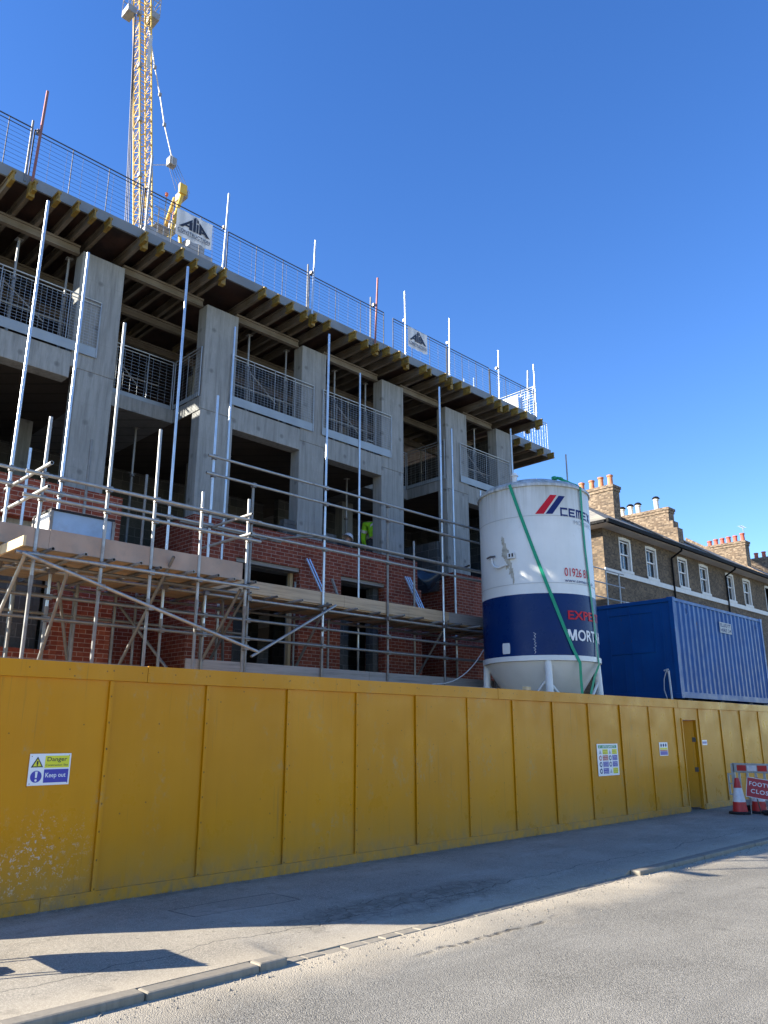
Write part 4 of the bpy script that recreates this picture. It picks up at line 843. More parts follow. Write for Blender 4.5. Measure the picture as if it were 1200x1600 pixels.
cs = []
for x, zt_, m_ in outer:
    for z in (6.22, 5.90, 5.23, 5.00, 3.86, 3.49, 3.18):
        if z < zt_ and not (z > 5.5 and x < 6.72): cs.append((x, YO-.002, z))
for x, zt_, m_ in inner: cs.append((x, YI-.002, 3.86))
for p in cs: coup(ms, p)
# transoms carrying the boards, ends poking out past the toe board
x = 2.75; k = 0
while x < 17:
    tubep(ms, 'transom', (x, YO-.20-rs.uniform(0, .12), 3.912), (x, YI+.12, 3.912), 'galv_old' if k % 2 else 'galv'); k += 1; x += .62+rs.uniform(-.12, .1)
for x in (7.70, 9.39, 11.1, 12.82, 14.55): tubep(ms, 'transom', (x+.06, YO-.15, 2.56), (x+.06, YI+.1, 2.56), 'galv_old')
for x, y0, z0, y1, z1 in ((12.87, 11.05, 3.98, 11.95, 2.85), (9.43, 11.05, 3.98, 11.92, 2.85), (7.6, 11.0, 4.0, 12.0, 2.9)): tubep(ms, 'brace', (x, y0-.04, z0), (x, y1, z1), 'galv_old')
tubep(ms, 'brace', (9.62, YO-.11, 3.95), (7.75, YO-.11, 2.88), 'galv')
tubep(ms, 'brace', (13.6, YO-.11, 5.3), (14.8, YI-.3, 5.6), 'galv_old'); tubep(ms, 'brace', (8.55, YI-.4, 5.22), (9.5, YO+.1, 5.32), 'galv_old')
for a, b in ((2.5, 6.35), (6.36, 10.2), (10.21, 14.1), (14.11, 17.0)):
    bb = MB()
    for j in range(5): bb.box(a+.003, b-.003, YO+.06+j*.232, YO+.06+j*.232+.225, 3.94, 3.978)
    bb.build('platform_boards', 'deck_timber', ms, bevel=.003)
for a, b, m_ in ((6.96, 7.62, 'toe_tan'), (7.622, 9.95, 'toe_tan'), (9.952, 11.75, 'toe_tan'), (11.752, 13.02, 'toe_tan'), (13.022, 15.4, 'toe_grey'), (15.402, 17.0, 'toe_grey')):
    MB().box(a, b-.002, YO+.026, YO+.058, 3.965+rs.uniform(-.004, .004), 4.195).build('toe_board', m_, ms, bevel=.003)
for a, b in ((6.6, 9.4), (9.402, 10.62), (10.622, 13.0), (13.002, 16.0)):
    MB().box(a, b-.002, YO+.026, YO+.058, 2.56+rs.uniform(-.006, .006), 2.79).build('toe_board', 'toe_grey', ms, bevel=.003)
    bb = MB()
    for j in range(5): bb.box(a+.003, b-.003, YO+.06+j*.232, YO+.06+j*.232+.225, 2.60, 2.638)
    bb.build('platform_boards', 'toe_grey', ms)
# loading bay in front, at the left
lb = thing('loading_bay_scaffold', 'sunlit loading bay scaffold at the left with boarded platform and plywood toe board', 'scaffold', (5.2, 10.4, 0))
FYB = 10.09
for x, zt_, m_, lean in ((2.65, 5.2, 'galv_old', 0), (3.69, 5.74, 'galv', 0), (4.59, 7.50, 'galv', .01), (5.32, 6.01, 'galv', .02), (6.10, 5.21, 'galv', .01), (6.95, 5.27, 'galv', .01)):
    MB().box(x-.075, x+.075, FYB-.075, FYB+.075, -.02, .02).build('base_plate', 'coupler', lb)
    zj = 3.3+.25*rs.random()
    tubep(lb, 'standard', (x, FYB, .02), (x, FYB, zj), 'galv_old')
    tubep(lb, 'standard', (x, FYB, zj+.004), (x-lean, FYB, zt_), m_, label='sunlit front upright tube'); MB().tube((x, FYB, zj-.07), (x, FYB, zj+.07), TR+.007, 10).build('sleeve', 'coupler', lb)
for z in (4.91, 4.595): led(lb, 3.44, 7.16, FYB-.052, z, 'galv', 'guard_rail')
led(lb, 3.44, 7.16, FYB-.052, 3.84, 'galv'); led(lb, 2.3, 7.2, FYB+.55, 3.84, 'galv_old')
for x in (3.69, 6.95):
    for z in (4.985, 4.665): tubep(lb, 'transom', (x-.055, 9.72 if x < 4 else 9.92, z), (x-.055, 11.32, z), 'galv')
for x, ya_, za_, yb_, zb, m_ in ((5.61, 9.98, 4.10, 11.42, 2.60, 'galv_old'), (6.89, 10.14, 3.8, 11.2, 2.7, 'galv_old'), (4.19, 10.2, 3.7, 11.0, 2.3, 'galv_old'), (3.56, 10.0, 3.85, 11.4, 2.4, 'galv')): tubep(lb, 'brace', (x, ya_, za_), (x, yb_, zb), m_)
tubep(lb, 'brace', (3.50, FYB-.10, 3.83), (7.16, FYB-.10, 2.85), 'galv', label='long diagonal brace falling to the right')
x = 2.8; k = 0
while x < 7.1:
    tubep(lb, 'transom', (x, FYB-.12-rs.uniform(0, .12), 3.906), (x, FYB+1.2, 3.906), 'galv' if k % 2 else 'galv_old'); k += 1; x += .42+rs.uniform(-.1, .1)
bb = MB()
for j in range(4): bb.box(2.6, 6.88, FYB+.035+j*.232, FYB+.035+j*.232+.225, 3.936, 3.972)
bb.build('platform_boards', 'deck_timber', lb, bevel=.003)
MB().box(2.6, 3.86, FYB, FYB+.03, 3.944, 4.20).build('toe_board', 'toe_pink', lb, bevel=.003); MB().box(3.862, 6.88, FYB, FYB+.03, 3.938, 4.212).build('toe_board', 'toe_pink', lb, bevel=.003)
MB().box(6.85, 6.88, FYB+.032, 11.0, 3.975, 4.2).build('toe_board', 'lath', lb)
MB().box(3.22, 3.25, FYB-.9, FYB-.04, 3.74, 3.86).build('toe_board', 'lath', lb)
for x in (3.69, 4.59, 5.32, 6.10, 6.95):
    for z in (4.91, 4.595, 3.84): coup(lb, (x, FYB-.002, z))
for x, z in ((4.59, 3.53), (5.32, 3.33), (6.10, 3.12), (6.95, 2.9)): coup(lb, (x, FYB-.05, z))
# extra uprights, raking tubes and a spare tube or two in the lower lift
for x, y, z in ((5.0, 11.75, 3.85), (5.75, 12.0, 3.85), (4.05, 11.7, 3.85), (7.25, 11.8, 3.85), (10.3, 12.0, 3.86)): tubep(ms, 'standard', (x, y, .02), (x+.01, y, z), 'galv_old')
for p_, q_ in (((4.6, 11.5, 3.8), (5.3, 12.2, 2.1)), ((7.3, 11.25, 3.8), (8.0, 12.2, 2.6)), ((3.3, 11.3, 3.7), (4.1, 12.2, 2.4)), ((5.9, 12.2, 3.7), (6.5, 11.3, 2.5))): tubep(ms, 'brace', p_, q_, 'galv_old')
for z, y in ((3.62, 11.75), (3.40, 12.1)): led(ms, 2.6, 8.4, y, z, 'galv_old')
# pole standing behind the silo
t_ = thing('tall_tube', 'lone thin upright tube rising behind the silo next to the green strap', 'scaffold tube', (20.65, 12.6, 0)); MB().tube((20.65, 12.6, 0.0), (20.65, 12.6, 10.2), TR, 10).build('tube', 'galv', t_, True); coup(t_, (20.65, 12.6, 9.2))
# site stair rail between silo and terrace
t_ = thing('stair_handrail', 'grey tube handrail between the silo and the terraced house', 'handrail', (21.5, 12, 0))
for x in (20.75, 21.5, 22.3): MB().tube((x, 12, 0.0), (x, 12, 6.5), .024, 8).build('post', 'galv', t_)
for z in (6.48, 6.05, 5.6): MB().tube((20.2, 12, z), (22.6, 12, z), .022, 8).build('rail', 'galv', t_)
# tub on the loading bay
tb = thing('mortar_tub', 'metal tub with skylit blue sides standing on the loading bay platform', 'tub', (4.4, 10.7, 3.973))
X0, X1, Y0, Y1, Z0, Z1 = 3.96, 4.84, 10.38, 10.98, 3.973, 4.58
MB().box(X0, X1, Y0, Y0+.02, Z0, Z1-.03).build('long_side', 'bin_skylit', tb); MB().box(X0, X1, Y1-.02, Y1, Z0, Z1-.03).build('long_side', 'bin_skylit', tb); MB().box(X0, X0+.02, Y0+.021, Y1-.021, Z0, Z1-.03).build('end_panel', 'white_steel', tb); MB().box(X1-.02, X1, Y0+.021, Y1-.021, Z0, Z1-.03).build('end_panel', 'white_steel', tb)  # skylight blue put into the long sides' colour, sunlit white into the ends
MB().box(X0-.015, X1+.015, Y0-.015, Y0+.012, Z1-.03, Z1).box(X0-.015, X1+.015, Y1-.012, Y1+.015, Z1-.03, Z1).box(X0-.015, X0+.012, Y0+.012, Y1-.012, Z1-.03, Z1).box(X1-.012, X1+.015, Y0+.012, Y1-.012, Z1-.03, Z1).build('rim', 'gasket', tb)
for x, y in ((X0, Y0), (X1, Y0), (X0, Y1), (X1, Y1)): MB().cbox((x, y, (Z0+Z1)/2-.016), (.04, .04, Z1-Z0-.034)).build('corner_post', 'coupler', tb)
# bundles of metal channel leaning on the wall
for (xa, za, xb, zb, lab, nn_) in ((10.20, 5.17, 10.62, 3.98, 'bright metal channels leaning on the brick pier left of the second doorway', 2), (13.20, 5.20, 13.62, 3.98, 'bright metal channels leaning on the brick beside the right recess', 3)):
    t_ = thing('metal_channels', lab, 'metal channels', (xb, 12.1, 3.978), 'bundles of metal channel on the scaffold platform')
    for k in range(nn_):
        b = MB(); d = Vector((xb-xa, -.35, zb-za)); p = Vector((xa+k*.075, 12.62, za+.02)); q = p+d
        b.tube(p, q, .022, 4); b.build('channel', 'chan', t_)
t_ = thing('timber_stick', 'short grey timber stick leaning beside the second doorway', 'timber', (11.0, 12.4, 3.98)); MB().tube((10.9, 12.6, 4.85), (11.08, 12.35, 3.98), .03, 4).build('stick', 'toe_grey', t_)
tp = thing('tarpaulin', 'dark blue tarpaulin sagging across the right recess', 'tarpaulin', (14.4, 12.9, 5.1))
nu, nv_ = 14, 8; vs = []
for i in range(nu+1):
    for j in range(nv_+1):
        u, v = i/nu, j/nv_; vs.append((13.75+1.35*u, 12.85+.12*math.sin(u*7+v*3)+.15*v, 5.62-.42*v*math.sin(math.pi*min(max(u, .08), .92))-.10*math.sin(u*math.pi)-.03*math.sin(u*17+v*5)))
b = MB().add(vs, [(i*(nv_+1)+j, (i+1)*(nv_+1)+j, (i+1)*(nv_+1)+j+1, i*(nv_+1)+j+1) for i in range(nu) for j in range(nv_)]); o = b.build('sheet', 'tarp', tp, True)
m_ = o.modifiers.new('th', 'SOLIDIFY'); m_.thickness = .004
t_ = thing('timber_block', 'small sunlit timber block on top of the hoarding beneath the silo', 'timber block', (11.66, 8.2, 2.366)); MB().box(11.58, 11.72, 8.16, 8.25, 2.366, 2.43).build('block', 'lath', t_, bevel=.003)
t_ = thing('brick_stack', 'small stack of pale blocks on the sill of the worker window', 'blocks', (11.15, 13.1, 5.67))
for k in range(3): MB().box(10.98+.01*k, 11.36-.02*k, 12.96, 13.12, 5.665+k*.1, 5.76+k*.1).build('block', 'block', t_, bevel=.004)
t_ = thing('brick_stack', 'small stack of blocks on the sill left of the third column', 'blocks', (9.95, 13.1, 5.67))
for k in range(4): MB().box(9.80+.01*k, 10.13, 12.95, 13.12, 5.665+k*.1, 5.76+k*.1).build('block', 'block', t_, bevel=.004)
# ------------------------------------------------------------------ people
def person(label, pose, jacket, loc, hatc='helmet', band=True):
    t_ = thing('person', label, 'person', loc); J = {k: Vector(v)+Vector(loc) for k, v in pose.items()}
    def skin(name, chain, rad, mat, sub=2, root=0):
        names = []; 
        for a, b in chain:
            for q in (a, b):
                if q not in names: names.append(q)
        me = bpy.data.meshes.new(name); me.from_pydata([J[q]-Vector(loc) for q in names], [(names.index(a), names.index(b)) for a, b in chain], [])
        o = bpy.data.objects.new(name, me); COL.objects.link(o); o.parent = t_; ORG[o.name] = Vector(loc)
        sk = o.modifiers.new('skin', 'SKIN'); 
        if not me.skin_vertices: me.attributes.new('skin_vertex', 'FLOAT', 'POINT') if False else None
        for i, q in enumerate(names):
            r = rad[q]; me.skin_vertices[0].data[i].radius = r if isinstance(r, tuple) else (r, r)
            me.skin_vertices[0].data[i].use_root = (i == root)
        sb_ = o.modifiers.new('sub', 'SUBSURF'); sb_.levels = sb_.render_levels = sub
        me.materials.append(M[mat]); return o
    import bmesh as _b
    def ensure(o): pass
    ch = [('pelvis', 'spine'), ('spine', 'chest'), ('chest', 'neck'), ('neck', 'head'), ('head', 'crown')]
    rad = dict(pelvis=(.13, .10), spine=(.12, .095), chest=(.14, .11), neck=.055, head=.085, crown=.07)
    for s_ in 'LR':
        ch += [('chest', 'sh'+s_), ('sh'+s_, 'el'+s_), ('el'+s_, 'wr'+s_), ('wr'+s_, 'palm'+s_), ('pelvis', 'hip'+s_), ('hip'+s_, 'kn'+s_), ('kn'+s_, 'an'+s_), ('an'+s_, 'toe'+s_)]
        rad.update({'sh'+s_: .06, 'el'+s_: .042, 'wr'+s_: .028, 'palm'+s_: (.04, .018), 'hip'+s_: .09, 'kn'+s_: .062, 'an'+s_: .042, 'toe'+s_: .035})
        d = (J['palm'+s_]-J['wr'+s_]).normalized(); sd = d.orthogonal().normalized()
        for k, (off, ln) in enumerate(((-.03, .055), (-.01, .07), (.01, .066), (.03, .05), (.045, .035))):
            nm = 'f%s%d' % (s_, k); J[nm] = J['palm'+s_]+sd*off+d*(ln if k < 4 else .0); J[nm+'t'] = J[nm]+d*ln*.6+sd.cross(d)*.02
            ch += [('palm'+s_, nm), (nm, nm+'t')]; rad[nm] = .010; rad[nm+'t'] = .008
    return t_, skin, ch, rad, J
def make_skin_layer(o): pass
def worker(label, pose, jacket, loc, band=True):
    t_, skin, ch, rad, J = person(label, pose, jacket, loc)
    body = skin_obj(t_, 'body', ch, rad, J, loc, 'skin')
    jc = [c for c in ch if c[0] in ('pelvis', 'spine', 'chest', 'shL', 'shR', 'elL', 'elR') and c[1] in ('spine', 'chest', 'neck', 'shL', 'shR', 'elL', 'elR', 'wrL', 'wrR')]
    jr = dict(rad); jr.update(pelvis=(.165, .13), spine=(.16, .125), chest=(.18, .145), neck=.075, shL=.085, shR=.085, elL=.06, elR=.06, wrL=.045, wrR=.045)
    skin_obj(t_, 'jacket', jc, jr, J, loc, jacket)
    tc = [c for c in ch if c[0] in ('pelvis', 'hipL', 'hipR', 'knL', 'knR') and c[1] in ('hipL', 'hipR', 'knL', 'knR', 'anL', 'anR')]
    tr_ = dict(rad); tr_.update(pelvis=(.155, .12), hipL=.105, hipR=.105, knL=.078, knR=.078, anL=.055, anR=.055)
    skin_obj(t_, 'trousers', tc, tr_, J, loc, 'trouser')
    bt = [c for c in ch if c[0] in ('anL', 'anR')]; br_ = dict(rad); br_.update(anL=.055, anR=.055, toeL=.05, toeR=.05)
    for s_ in 'LR': skin_obj(t_, 'boot', [c for c in bt if c[0].endswith(s_)], br_, J, loc, 'gasket')
    hd_ = J['crown']; up = (J['crown']-J['neck']).normalized(); q = up.to_track_quat('Z', 'Y').to_matrix()
    b = MB(); b.lathe((0, 0, 0), [(.155, -.03), (.15, -.015), (.122, -.012), (.118, .03), (.095, .085), (.05, .118), (0, .125)], 20)
    b.v = [q @ v + hd_-up*.03 for v in b.v]; b.build('hard_hat', 'helmet', t_, True)
    # face: nose, eyes, mouth, ears on the head
    fdir = Vector(pose.get('face', (1, 0, 0))).normalized(); sd = up.cross(fdir).normalized(); h0 = J['head']
    f = MB(); f.tube(h0+fdir*.085+up*.01, h0+fdir*.115-up*.015, .012, 6, .016); [f.tube(h0+sd*s*.085-up*.02, h0+sd*s*.085+up*.03, .014, 6) for s in (-1, 1)]; f.build('nose_and_ears', 'skin', t_)
    f = MB(); [f.tube(h0+fdir*.08+sd*s*.032+up*.015, h0+fdir*.092+sd*s*.032+up*.015, .009, 8) for s in (-1, 1)]; f.tube(h0+fdir*.083-sd*.025-up*.045, h0+fdir*.083+sd*.025-up*.045, .006, 6); f.build('eyes_and_mouth', 'hair', t_)
    if band:
        a, c = J['spine'], J['chest']; d = (c-a).normalized(); mid = a+(c-a)*.35
        q = d.to_track_quat('Z', 'X').to_matrix(); b = MB(); b.lathe((0, 0, 0), [(.158, -.03), (.162, .03)], 24)
        b.v = [q @ Vector((v.x*1.02, v.y*.84, v.z)) + mid for v in b.v]; b.build('reflective_band', 'reflective', t_, True)
        for s_ in 'LR':
            a, c = J['sh'+s_], J['el'+s_]; d = (c-a).normalized(); b = MB(); b.tube(a+(c-a)*.5-d*.03, a+(c-a)*.5+d*.03, .078, 14, .072); b.build('reflective_band', 'reflective', t_, True)
    return t_
def skin_obj(t_, name, chain, rad, J, loc, mat):
    names = []
    for a, b in chain:
        for q in (a, b):
            if q not in names: names.append(q)
    bm = bmesh.new(); lay = bm.verts.layers.skin.verify()
    vs = {q: bm.verts.new(J[q]-Vector(loc)) for q in names}
    for a, b in chain: bm.edges.new((vs[a], vs[b]))
    for i, q in enumerate(names): 
        r = rad[q]; vs[q][lay].radius = r if isinstance(r, tuple) else (r, r); vs[q][lay].use_root = (i == 0)
    me = bpy.data.meshes.new(name); bm.to_mesh(me); bm.free(); me.materials.append(M[mat])
    o = bpy.data.objects.new(name, me); COL.objects.link(o); o.parent = t_
    o.modifiers.new('skin', 'SKIN').use_smooth_shade = True; s_ = o.modifiers.new('sub', 'SUBSURF'); s_.levels = s_.render_levels = 2
    # bake the modifiers so that the figure is plain mesh
    dg = bpy.context.evaluated_depsgraph_get(); nm = bpy.data.meshes.new_from_object(o.evaluated_get(dg)); o.modifiers.clear(); o.data = nm
    nm.shade_smooth()
    return o
pose = dict(pelvis=(0, 0, .82), spine=(.05, -.02, 1.06), chest=(.24, -.03, 1.32), neck=(.38, .02, 1.30), head=(.46, .06, 1.20), crown=(.53, .08, 1.10), face=(.5, .2, -.8),
            shL=(.28, .16, 1.26), elL=(.38, .18, 1.00), wrL=(.50, .10, .80), palmL=(.52, .08, .72), shR=(.26, -.23, 1.25), elR=(.34, -.27, .98), wrR=(.50, -.18, .80), palmR=(.52, -.14, .72),
            hipL=(-.01, .10, .78), knL=(.12, .14, .44), anL=(-.04, .15, .08), toeL=(.14, .17, .04), hipR=(-.01, -.10, .78), knR=(.14, -.14, .44), anR=(0, -.15, .08), toeR=(.18, -.17, .04))
pw = worker('person in yellow green hi vis jacket bending forward in the middle storey window', pose, 'hivis', (13.02, 13.45, 5.182))
pw.scale = (1.12, 1.1, 1.18); pw.rotation_euler.z = R(62)
pose2 = dict(pelvis=(0, 0, .42), spine=(.16, 0, .62), chest=(.38, 0, .78), neck=(.50, 0, .84), head=(.57, 0, .90), crown=(.60, 0, 1.0), face=(1, 0, -.2),
             shL=(.38, .17, .74), elL=(.52, .2, .52), wrL=(.66, .12, .42), palmL=(.72, .1, .38), shR=(.38, -.17, .74), elR=(.52, -.2, .52), wrR=(.66, -.12, .42), palmR=(.72, -.1, .38),
             hipL=(-.01, .10, .40), knL=(.38, .15, .46), anL=(.08, .16, .08), toeL=(.26, .17, .04), hipR=(-.01, -.10, .40), knR=(.38, -.15, .46), anR=(.08, -.16, .08), toeR=(.26, -.17, .04))
worker('person crouching behind the brick sill, only white hard hat and dark back showing', pose2, 'dark_jacket', (11.62, 13.55, 5.182), False)
t_ = thing('wooden_shaft', 'pale wooden tool shaft held by the worker in the hi vis jacket', 'tool', (13.3, 13.5, 5.19)); MB().tube((13.25, 13.5, 5.2), (13.42, 13.5, 6.5), .022, 8).build('shaft', 'lath', t_); MB().box(13.2, 13.3, 13.4, 13.6, 5.183, 5.2).build('head', 'coupler', t_)
# ------------------------------------------------------------------ mortar silo
sx, sy, SR = 14.384, 9.714, 1.22
si = thing('mortar_silo', 'tall white mortar silo with blue lower band, logo and cone base behind the hoarding', 'silo', (sx, sy, 0))
c = (sx, sy, 0)
MB().lathe(c, [(SR, 4.40), (SR, 4.612), (SR+.006, 4.617), (SR, 4.622), (SR, 6.045), (SR+.006, 6.05), (SR, 6.055), (SR, 6.70)], 96).build('upper_shell', 'silo_white', si, True)
MB().lathe(c, [(SR+.001, 3.15), (SR+.001, 4.40)], 96).build('blue_band', 'silo_blue', si, True)
MB().lathe(c, [(SR, 3.04), (SR+.03, 3.045), (SR+.03, 3.145), (SR+.0, 3.15)], 96).build('base_ring', 'silo_white', si, True)
MB().lathe(c, [(SR-.02, 3.04), (.80, 2.42), (.795, 2.415), (.20, 1.25), (.20, 1.0), (0, 1.0)], 64).build('cone', 'silo_white', si, True)
MB().lathe(c, [(SR, 6.70), (SR+.035, 6.705), (SR+.035, 6.75), (SR+.01, 6.78), (SR*.93, 6.86), (SR*.6, 7.02), (0, 7.10)], 96).build('lid', 'silo_white', si, True)
def CY(r): return lambda a, z: (sx+r*math.cos(R(a)), sy+r*math.sin(R(a)), z)
for k, a in enumerate((-139.5, -49.5, 40.5, 130.5)):
    ca, sa = math.cos(R(a)), math.sin(R(a)); r1, r0 = SR-.06, SR+.05
    MB().tube((sx+r1*ca, sy+r1*sa, 3.10), (sx+r0*ca, sy+r0*sa, .02), .075, 20).build('leg', 'white_steel', si, True)
    MB().box(-.15, .15, -.15, .15, -.03, .02, Matrix.Translation((sx+r0*ca, sy+r0*sa, 0))).build('foot_plate', 'white_steel', si)
    for d in (-1, 1):
        a2 = a+d*45; MB().tube((sx+(r1+.02)*ca, sy+(r1+.02)*sa, 2.72-.1*(d > 0)), (sx+.95*math.cos(R(a2)), sy+.95*math.sin(R(a2)), 1.85), .03, 10).build('strut', 'white_steel', si, True)
MB().tube((sx-1.02, sy-.25, 6.8), (sx-1.02, sy-.25, 7.02), .06, 14).lathe((sx-1.02, sy-.25, 7.0), [(.06, 0), (.09, .01), (.09, .03), (.055, .04), (.05, .08), (.02, .09), (0, .09)], 14).build('vent', 'white_steel', si, True)
MB().tube((sx+SR+.05, sy-.2, 4.2), (sx+SR+.05, sy-.2, 6.3), .05, 12).build('filler_pipe', 'white_steel', si, True)
# side fitting: grey bracket, bent pipe, plate
b = MB()
b.path([CY(SR+.05)(160, 5.27), CY(SR+.06)(166, 5.28), CY(SR+.06)(172, 5.26)], .02)
b.build('bracket', 'coupler', si)
b = MB(); b.path([CY(SR+.03)(166, 5.24), CY(SR+.05)(168, 5.12), CY(SR+.06)(171, 5.04), CY(SR+.06)(176, 5.00), CY(SR+.05)(181, 5.03), CY(SR+.05)(186, 5.04)], .022); b.build('bent_pipe', 'white_steel', si, True)
b = MB(); b.prism([(187, 5.16), (194, 5.16), (194, 5.28), (187, 5.28)], CY(SR+.01), CY(SR+.07)); b.build('hatch_handle', 'white_steel', si)
b = MB(); b.prism([(188.5, 5.19), (190, 5.19), (190, 5.26), (188.5, 5.26)], CY(SR+.071), CY(SR+.075)).prism([(191.5, 5.19), (193, 5.19), (193, 5.26), (191.5, 5.26)], CY(SR+.071), CY(SR+.075)); b.build('handle_slot', 'gasket', si)
# dried mortar splash
rm = random.Random(4)
for k, (a, z, w_, h_) in enumerate(((182, 5.46, 2.6, .16), (183.5, 5.30, 3.8, .18), (185, 5.10, 3.4, .20), (187.5, 4.92, 2.2, .16), (181, 5.28, 2.4, .10), (189.5, 4.76, 1.1, .13), (180.5, 5.58, 1.0, .08))):
    pts = []
    for i in range(26):
        an = 2*math.pi*i/26; rr = rm.uniform(.45, 1.25); pts.append((a+w_*rr*math.cos(an)+(.5-z+4.9)*2.2, z+h_*rr*math.sin(an)))
    MB().prism(pts, CY(SR+.004+k*.0012), CY(SR+.0)).build('mortar_splash', painted('dried mortar %d' % k, (0.42, 0.40, 0.34), .95, .35, 12), si)
# hatch label
b = MB(); b.prism([(176, 3.20), (183.5, 3.20), (184, 3.24), (184, 3.38), (183.5, 3.42), (176, 3.42), (175.5, 3.38), (175.5, 3.24)], CY(SR+.018), CY(SR+.0)); b.build('label_plate', 'white_steel', si, bevel=.004)
# logo and lettering
def cpoly(nm, mat, pts, sub=4, off=.006):
    # slice the quad so that it follows the shell
    (a0, z0), (a1, z1), (a2, z2), (a3, z3) = pts; b = MB(); q = []
    for i in range(sub+1):
        f = i/sub; q.append(((a0+(a1-a0)*f, z0+(z1-z0)*f), (a3+(a2-a3)*f, z3+(z2-z3)*f)))
    for i in range(sub): b.prism([q[i][0], q[i+1][0], q[i+1][1], q[i][1]], CY(SR+off), CY(SR+.001))
    return b.build(nm, mat, si)
def bar(nm, mat, p, off=.006):
    b = MB(); k = 10; (a0, z0), (a1, z1), (a2, z2), (a3, z3) = p
    for i in range(k):
        f, g = i/k, (i+1)/k
        b.prism([(a0+(a3-a0)*f, z0+(z3-z0)*f), (a1+(a2-a1)*f, z1+(z2-z1)*f), (a1+(a2-a1)*g, z1+(z2-z1)*g), (a0+(a3-a0)*g, z0+(z3-z0)*g)], CY(SR+off), CY(SR+.001))
    return b.build(nm, mat, si)
bar('logo_bar', 'logo_red', [(-144.4, 6.08), (-136, 6.08), (-121.7, 6.5), (-128.5, 6.5)]); bar('logo_bar', 'navy', [(-134.2, 6.08), (-127.3, 6.08), (-112.6, 6.49), (-119.4, 6.49)])
def strokes(nm, mat, segs, a0, wA, z0, hZ, tA, tZ):
    b = MB()
    for (x0, y0, x1, y1) in segs:
        p = [(a0+x0*wA, z0+y0*hZ), (a0+x1*wA, z0+y0*hZ), (a0+x1*wA, z0+y1*hZ), (a0+x0*wA, z0+y1*hZ)]
        n_ = max(1, int((x1-x0)*4))
        for i in range(n_):
            u, v = x0+(x1-x0)*i/n_, x0+(x1-x0)*(i+1)/n_
            b.prism([(a0+u*wA, z0+y0*hZ), (a0+v*wA, z0+y0*hZ), (a0+v*wA, z0+y1*hZ), (a0+u*wA, z0+y1*hZ)], CY(SR+.006), CY(SR+.001))
    return b.build(nm, mat, si)
tx_, tz_ = .2, .22; C_ = [(0, 0, tx_, 1), (tx_, 0, 1, tz_), (tx_, 1-tz_, 1, 1)]; E_ = C_+[(tx_, .40, .85, .60)]
M_ = [(0, 0, tx_, 1), (.42, 0, .58, 1-tz_), (.8, 0, 1, 1), (tx_, 1-tz_, .8, 1)]
for i, (seg) in enumerate((C_, E_, M_, E_)): strokes('logo_letter', 'navy', seg, -118.8+i*9.8, 8.2, 6.045, .19, 0, 0)
bar('logo_letter', 'navy', [(-79.6, 6.045), (-77, 6.045), (-70.5, 6.235), (-73.2, 6.235)]); bar('logo_letter', 'navy', [(-73.2, 6.045), (-70.5, 6.045), (-77, 6.235), (-79.6, 6.235)], .0065)
def cyt(s_, mat, a0, a1, z0, z1, bold=.015, nm='lettering'):
    b = MB(); fit_text(b, s_, a0, a1, z0, z1, CY(SR+.013), bold); return b.build(nm, mat, si)
cyt('MORTARS', 'letter_grey', -103.5, -70, 5.90, 5.99, 0)
cyt('01926 81', 'logo_red', -118.5, -88, 4.76, 4.94, .0); cyt('www.cemex.co.uk', 'navy', -118.9, -76, 4.64, 4.71, .0)
cyt('EXPERT', 'logo_red', -117.8, -66, 3.87, 4.05, .02); cyt('ORTAR', 'letter_white', -108, -64, 3.44, 3.67, .02)
for q_ in ([(0, 0), (.2, 0), (.2, 1), (0, 1)], [(.8, 0), (1, 0), (1, 1), (.8, 1)], [(.201, 1), (.201, .62), (.42, 0), (.5, 0), (.5, .32), (.26, 1)], [(.799, 1), (.74, 1), (.501, .32), (.501, 0), (.58, 0), (.799, .62)]):
    MB().prism([(-119+u*9.8, 3.445+v*.222) for u, v in q_], CY(SR+.012), CY(SR+.001)).build('lettering', 'letter_white', si)
for z_ in (6.046, 4.613): MB().lathe(c, [(SR+.0065 if z_ != 5.33 else SR+.001, z_), (SR+.0065 if z_ != 5.33 else SR+.001, z_+.009)], 96).build('weld_seam', 'letter_grey', si, True)
# scratched graffiti on the band
b = MB()
for k in range(7): b.path([CY(SR+.004)(-152+.8*math.sin(k*2.3), 3.60-.06*k), CY(SR+.004)(-150.2+.5*math.cos(k*1.7), 3.57-.06*k), CY(SR+.004)(-151.5+.6*math.sin(k), 3.54-.06*k)], .004, 4)
b.build('scratches', 'letter_white', si)
MB().lathe((0, 0, 0), [(.03, 0), (.03, .01), (0, .012)], 12).build('rivet', 'coupler', si).matrix_local = Matrix.Translation(Vector(CY(SR+.001)(-135, 3.83))-Vector((sx, sy, 0))) @ Vector((math.cos(R(-135)), math.sin(R(-135)), 0)).to_track_quat('Z', 'Y').to_matrix().to_4x4()
# green ratchet straps thrown over the silo
def strap(lab, pts, loc):
    t_ = thing('ratchet_strap', lab, 'strap', loc, 'green straps around the silo'); b = MB(); vs = []
    P = [Vector(p) for p in pts]; Q = []
    for a, c2 in zip(P, P[1:]):
        for k in range(4): Q.append(a+(c2-a)*k/4)
    Q.append(P[-1])
    for i, p in enumerate(Q):
        d = (Q[min(i+1, len(Q)-1)]-Q[max(i-1, 0)]).normalized(); out = Vector((p.x-sx, p.y-sy, 0)).normalized(); sd = d.cross(out).normalized()
        for o_, s_ in ((0, -1), (0, 1), (.004, 1), (.004, -1)): vs.append(p+sd*.034*s_+out*o_)
    fs_ = []
    for i in range(len(Q)-1):
        for j in range(4): fs_.append((4*i+j, 4*i+(j+1) % 4, 4*i+4+(j+1) % 4, 4*i+4+j))
    b.add(vs, fs_).build('webbing', 'strap', t_); return t_
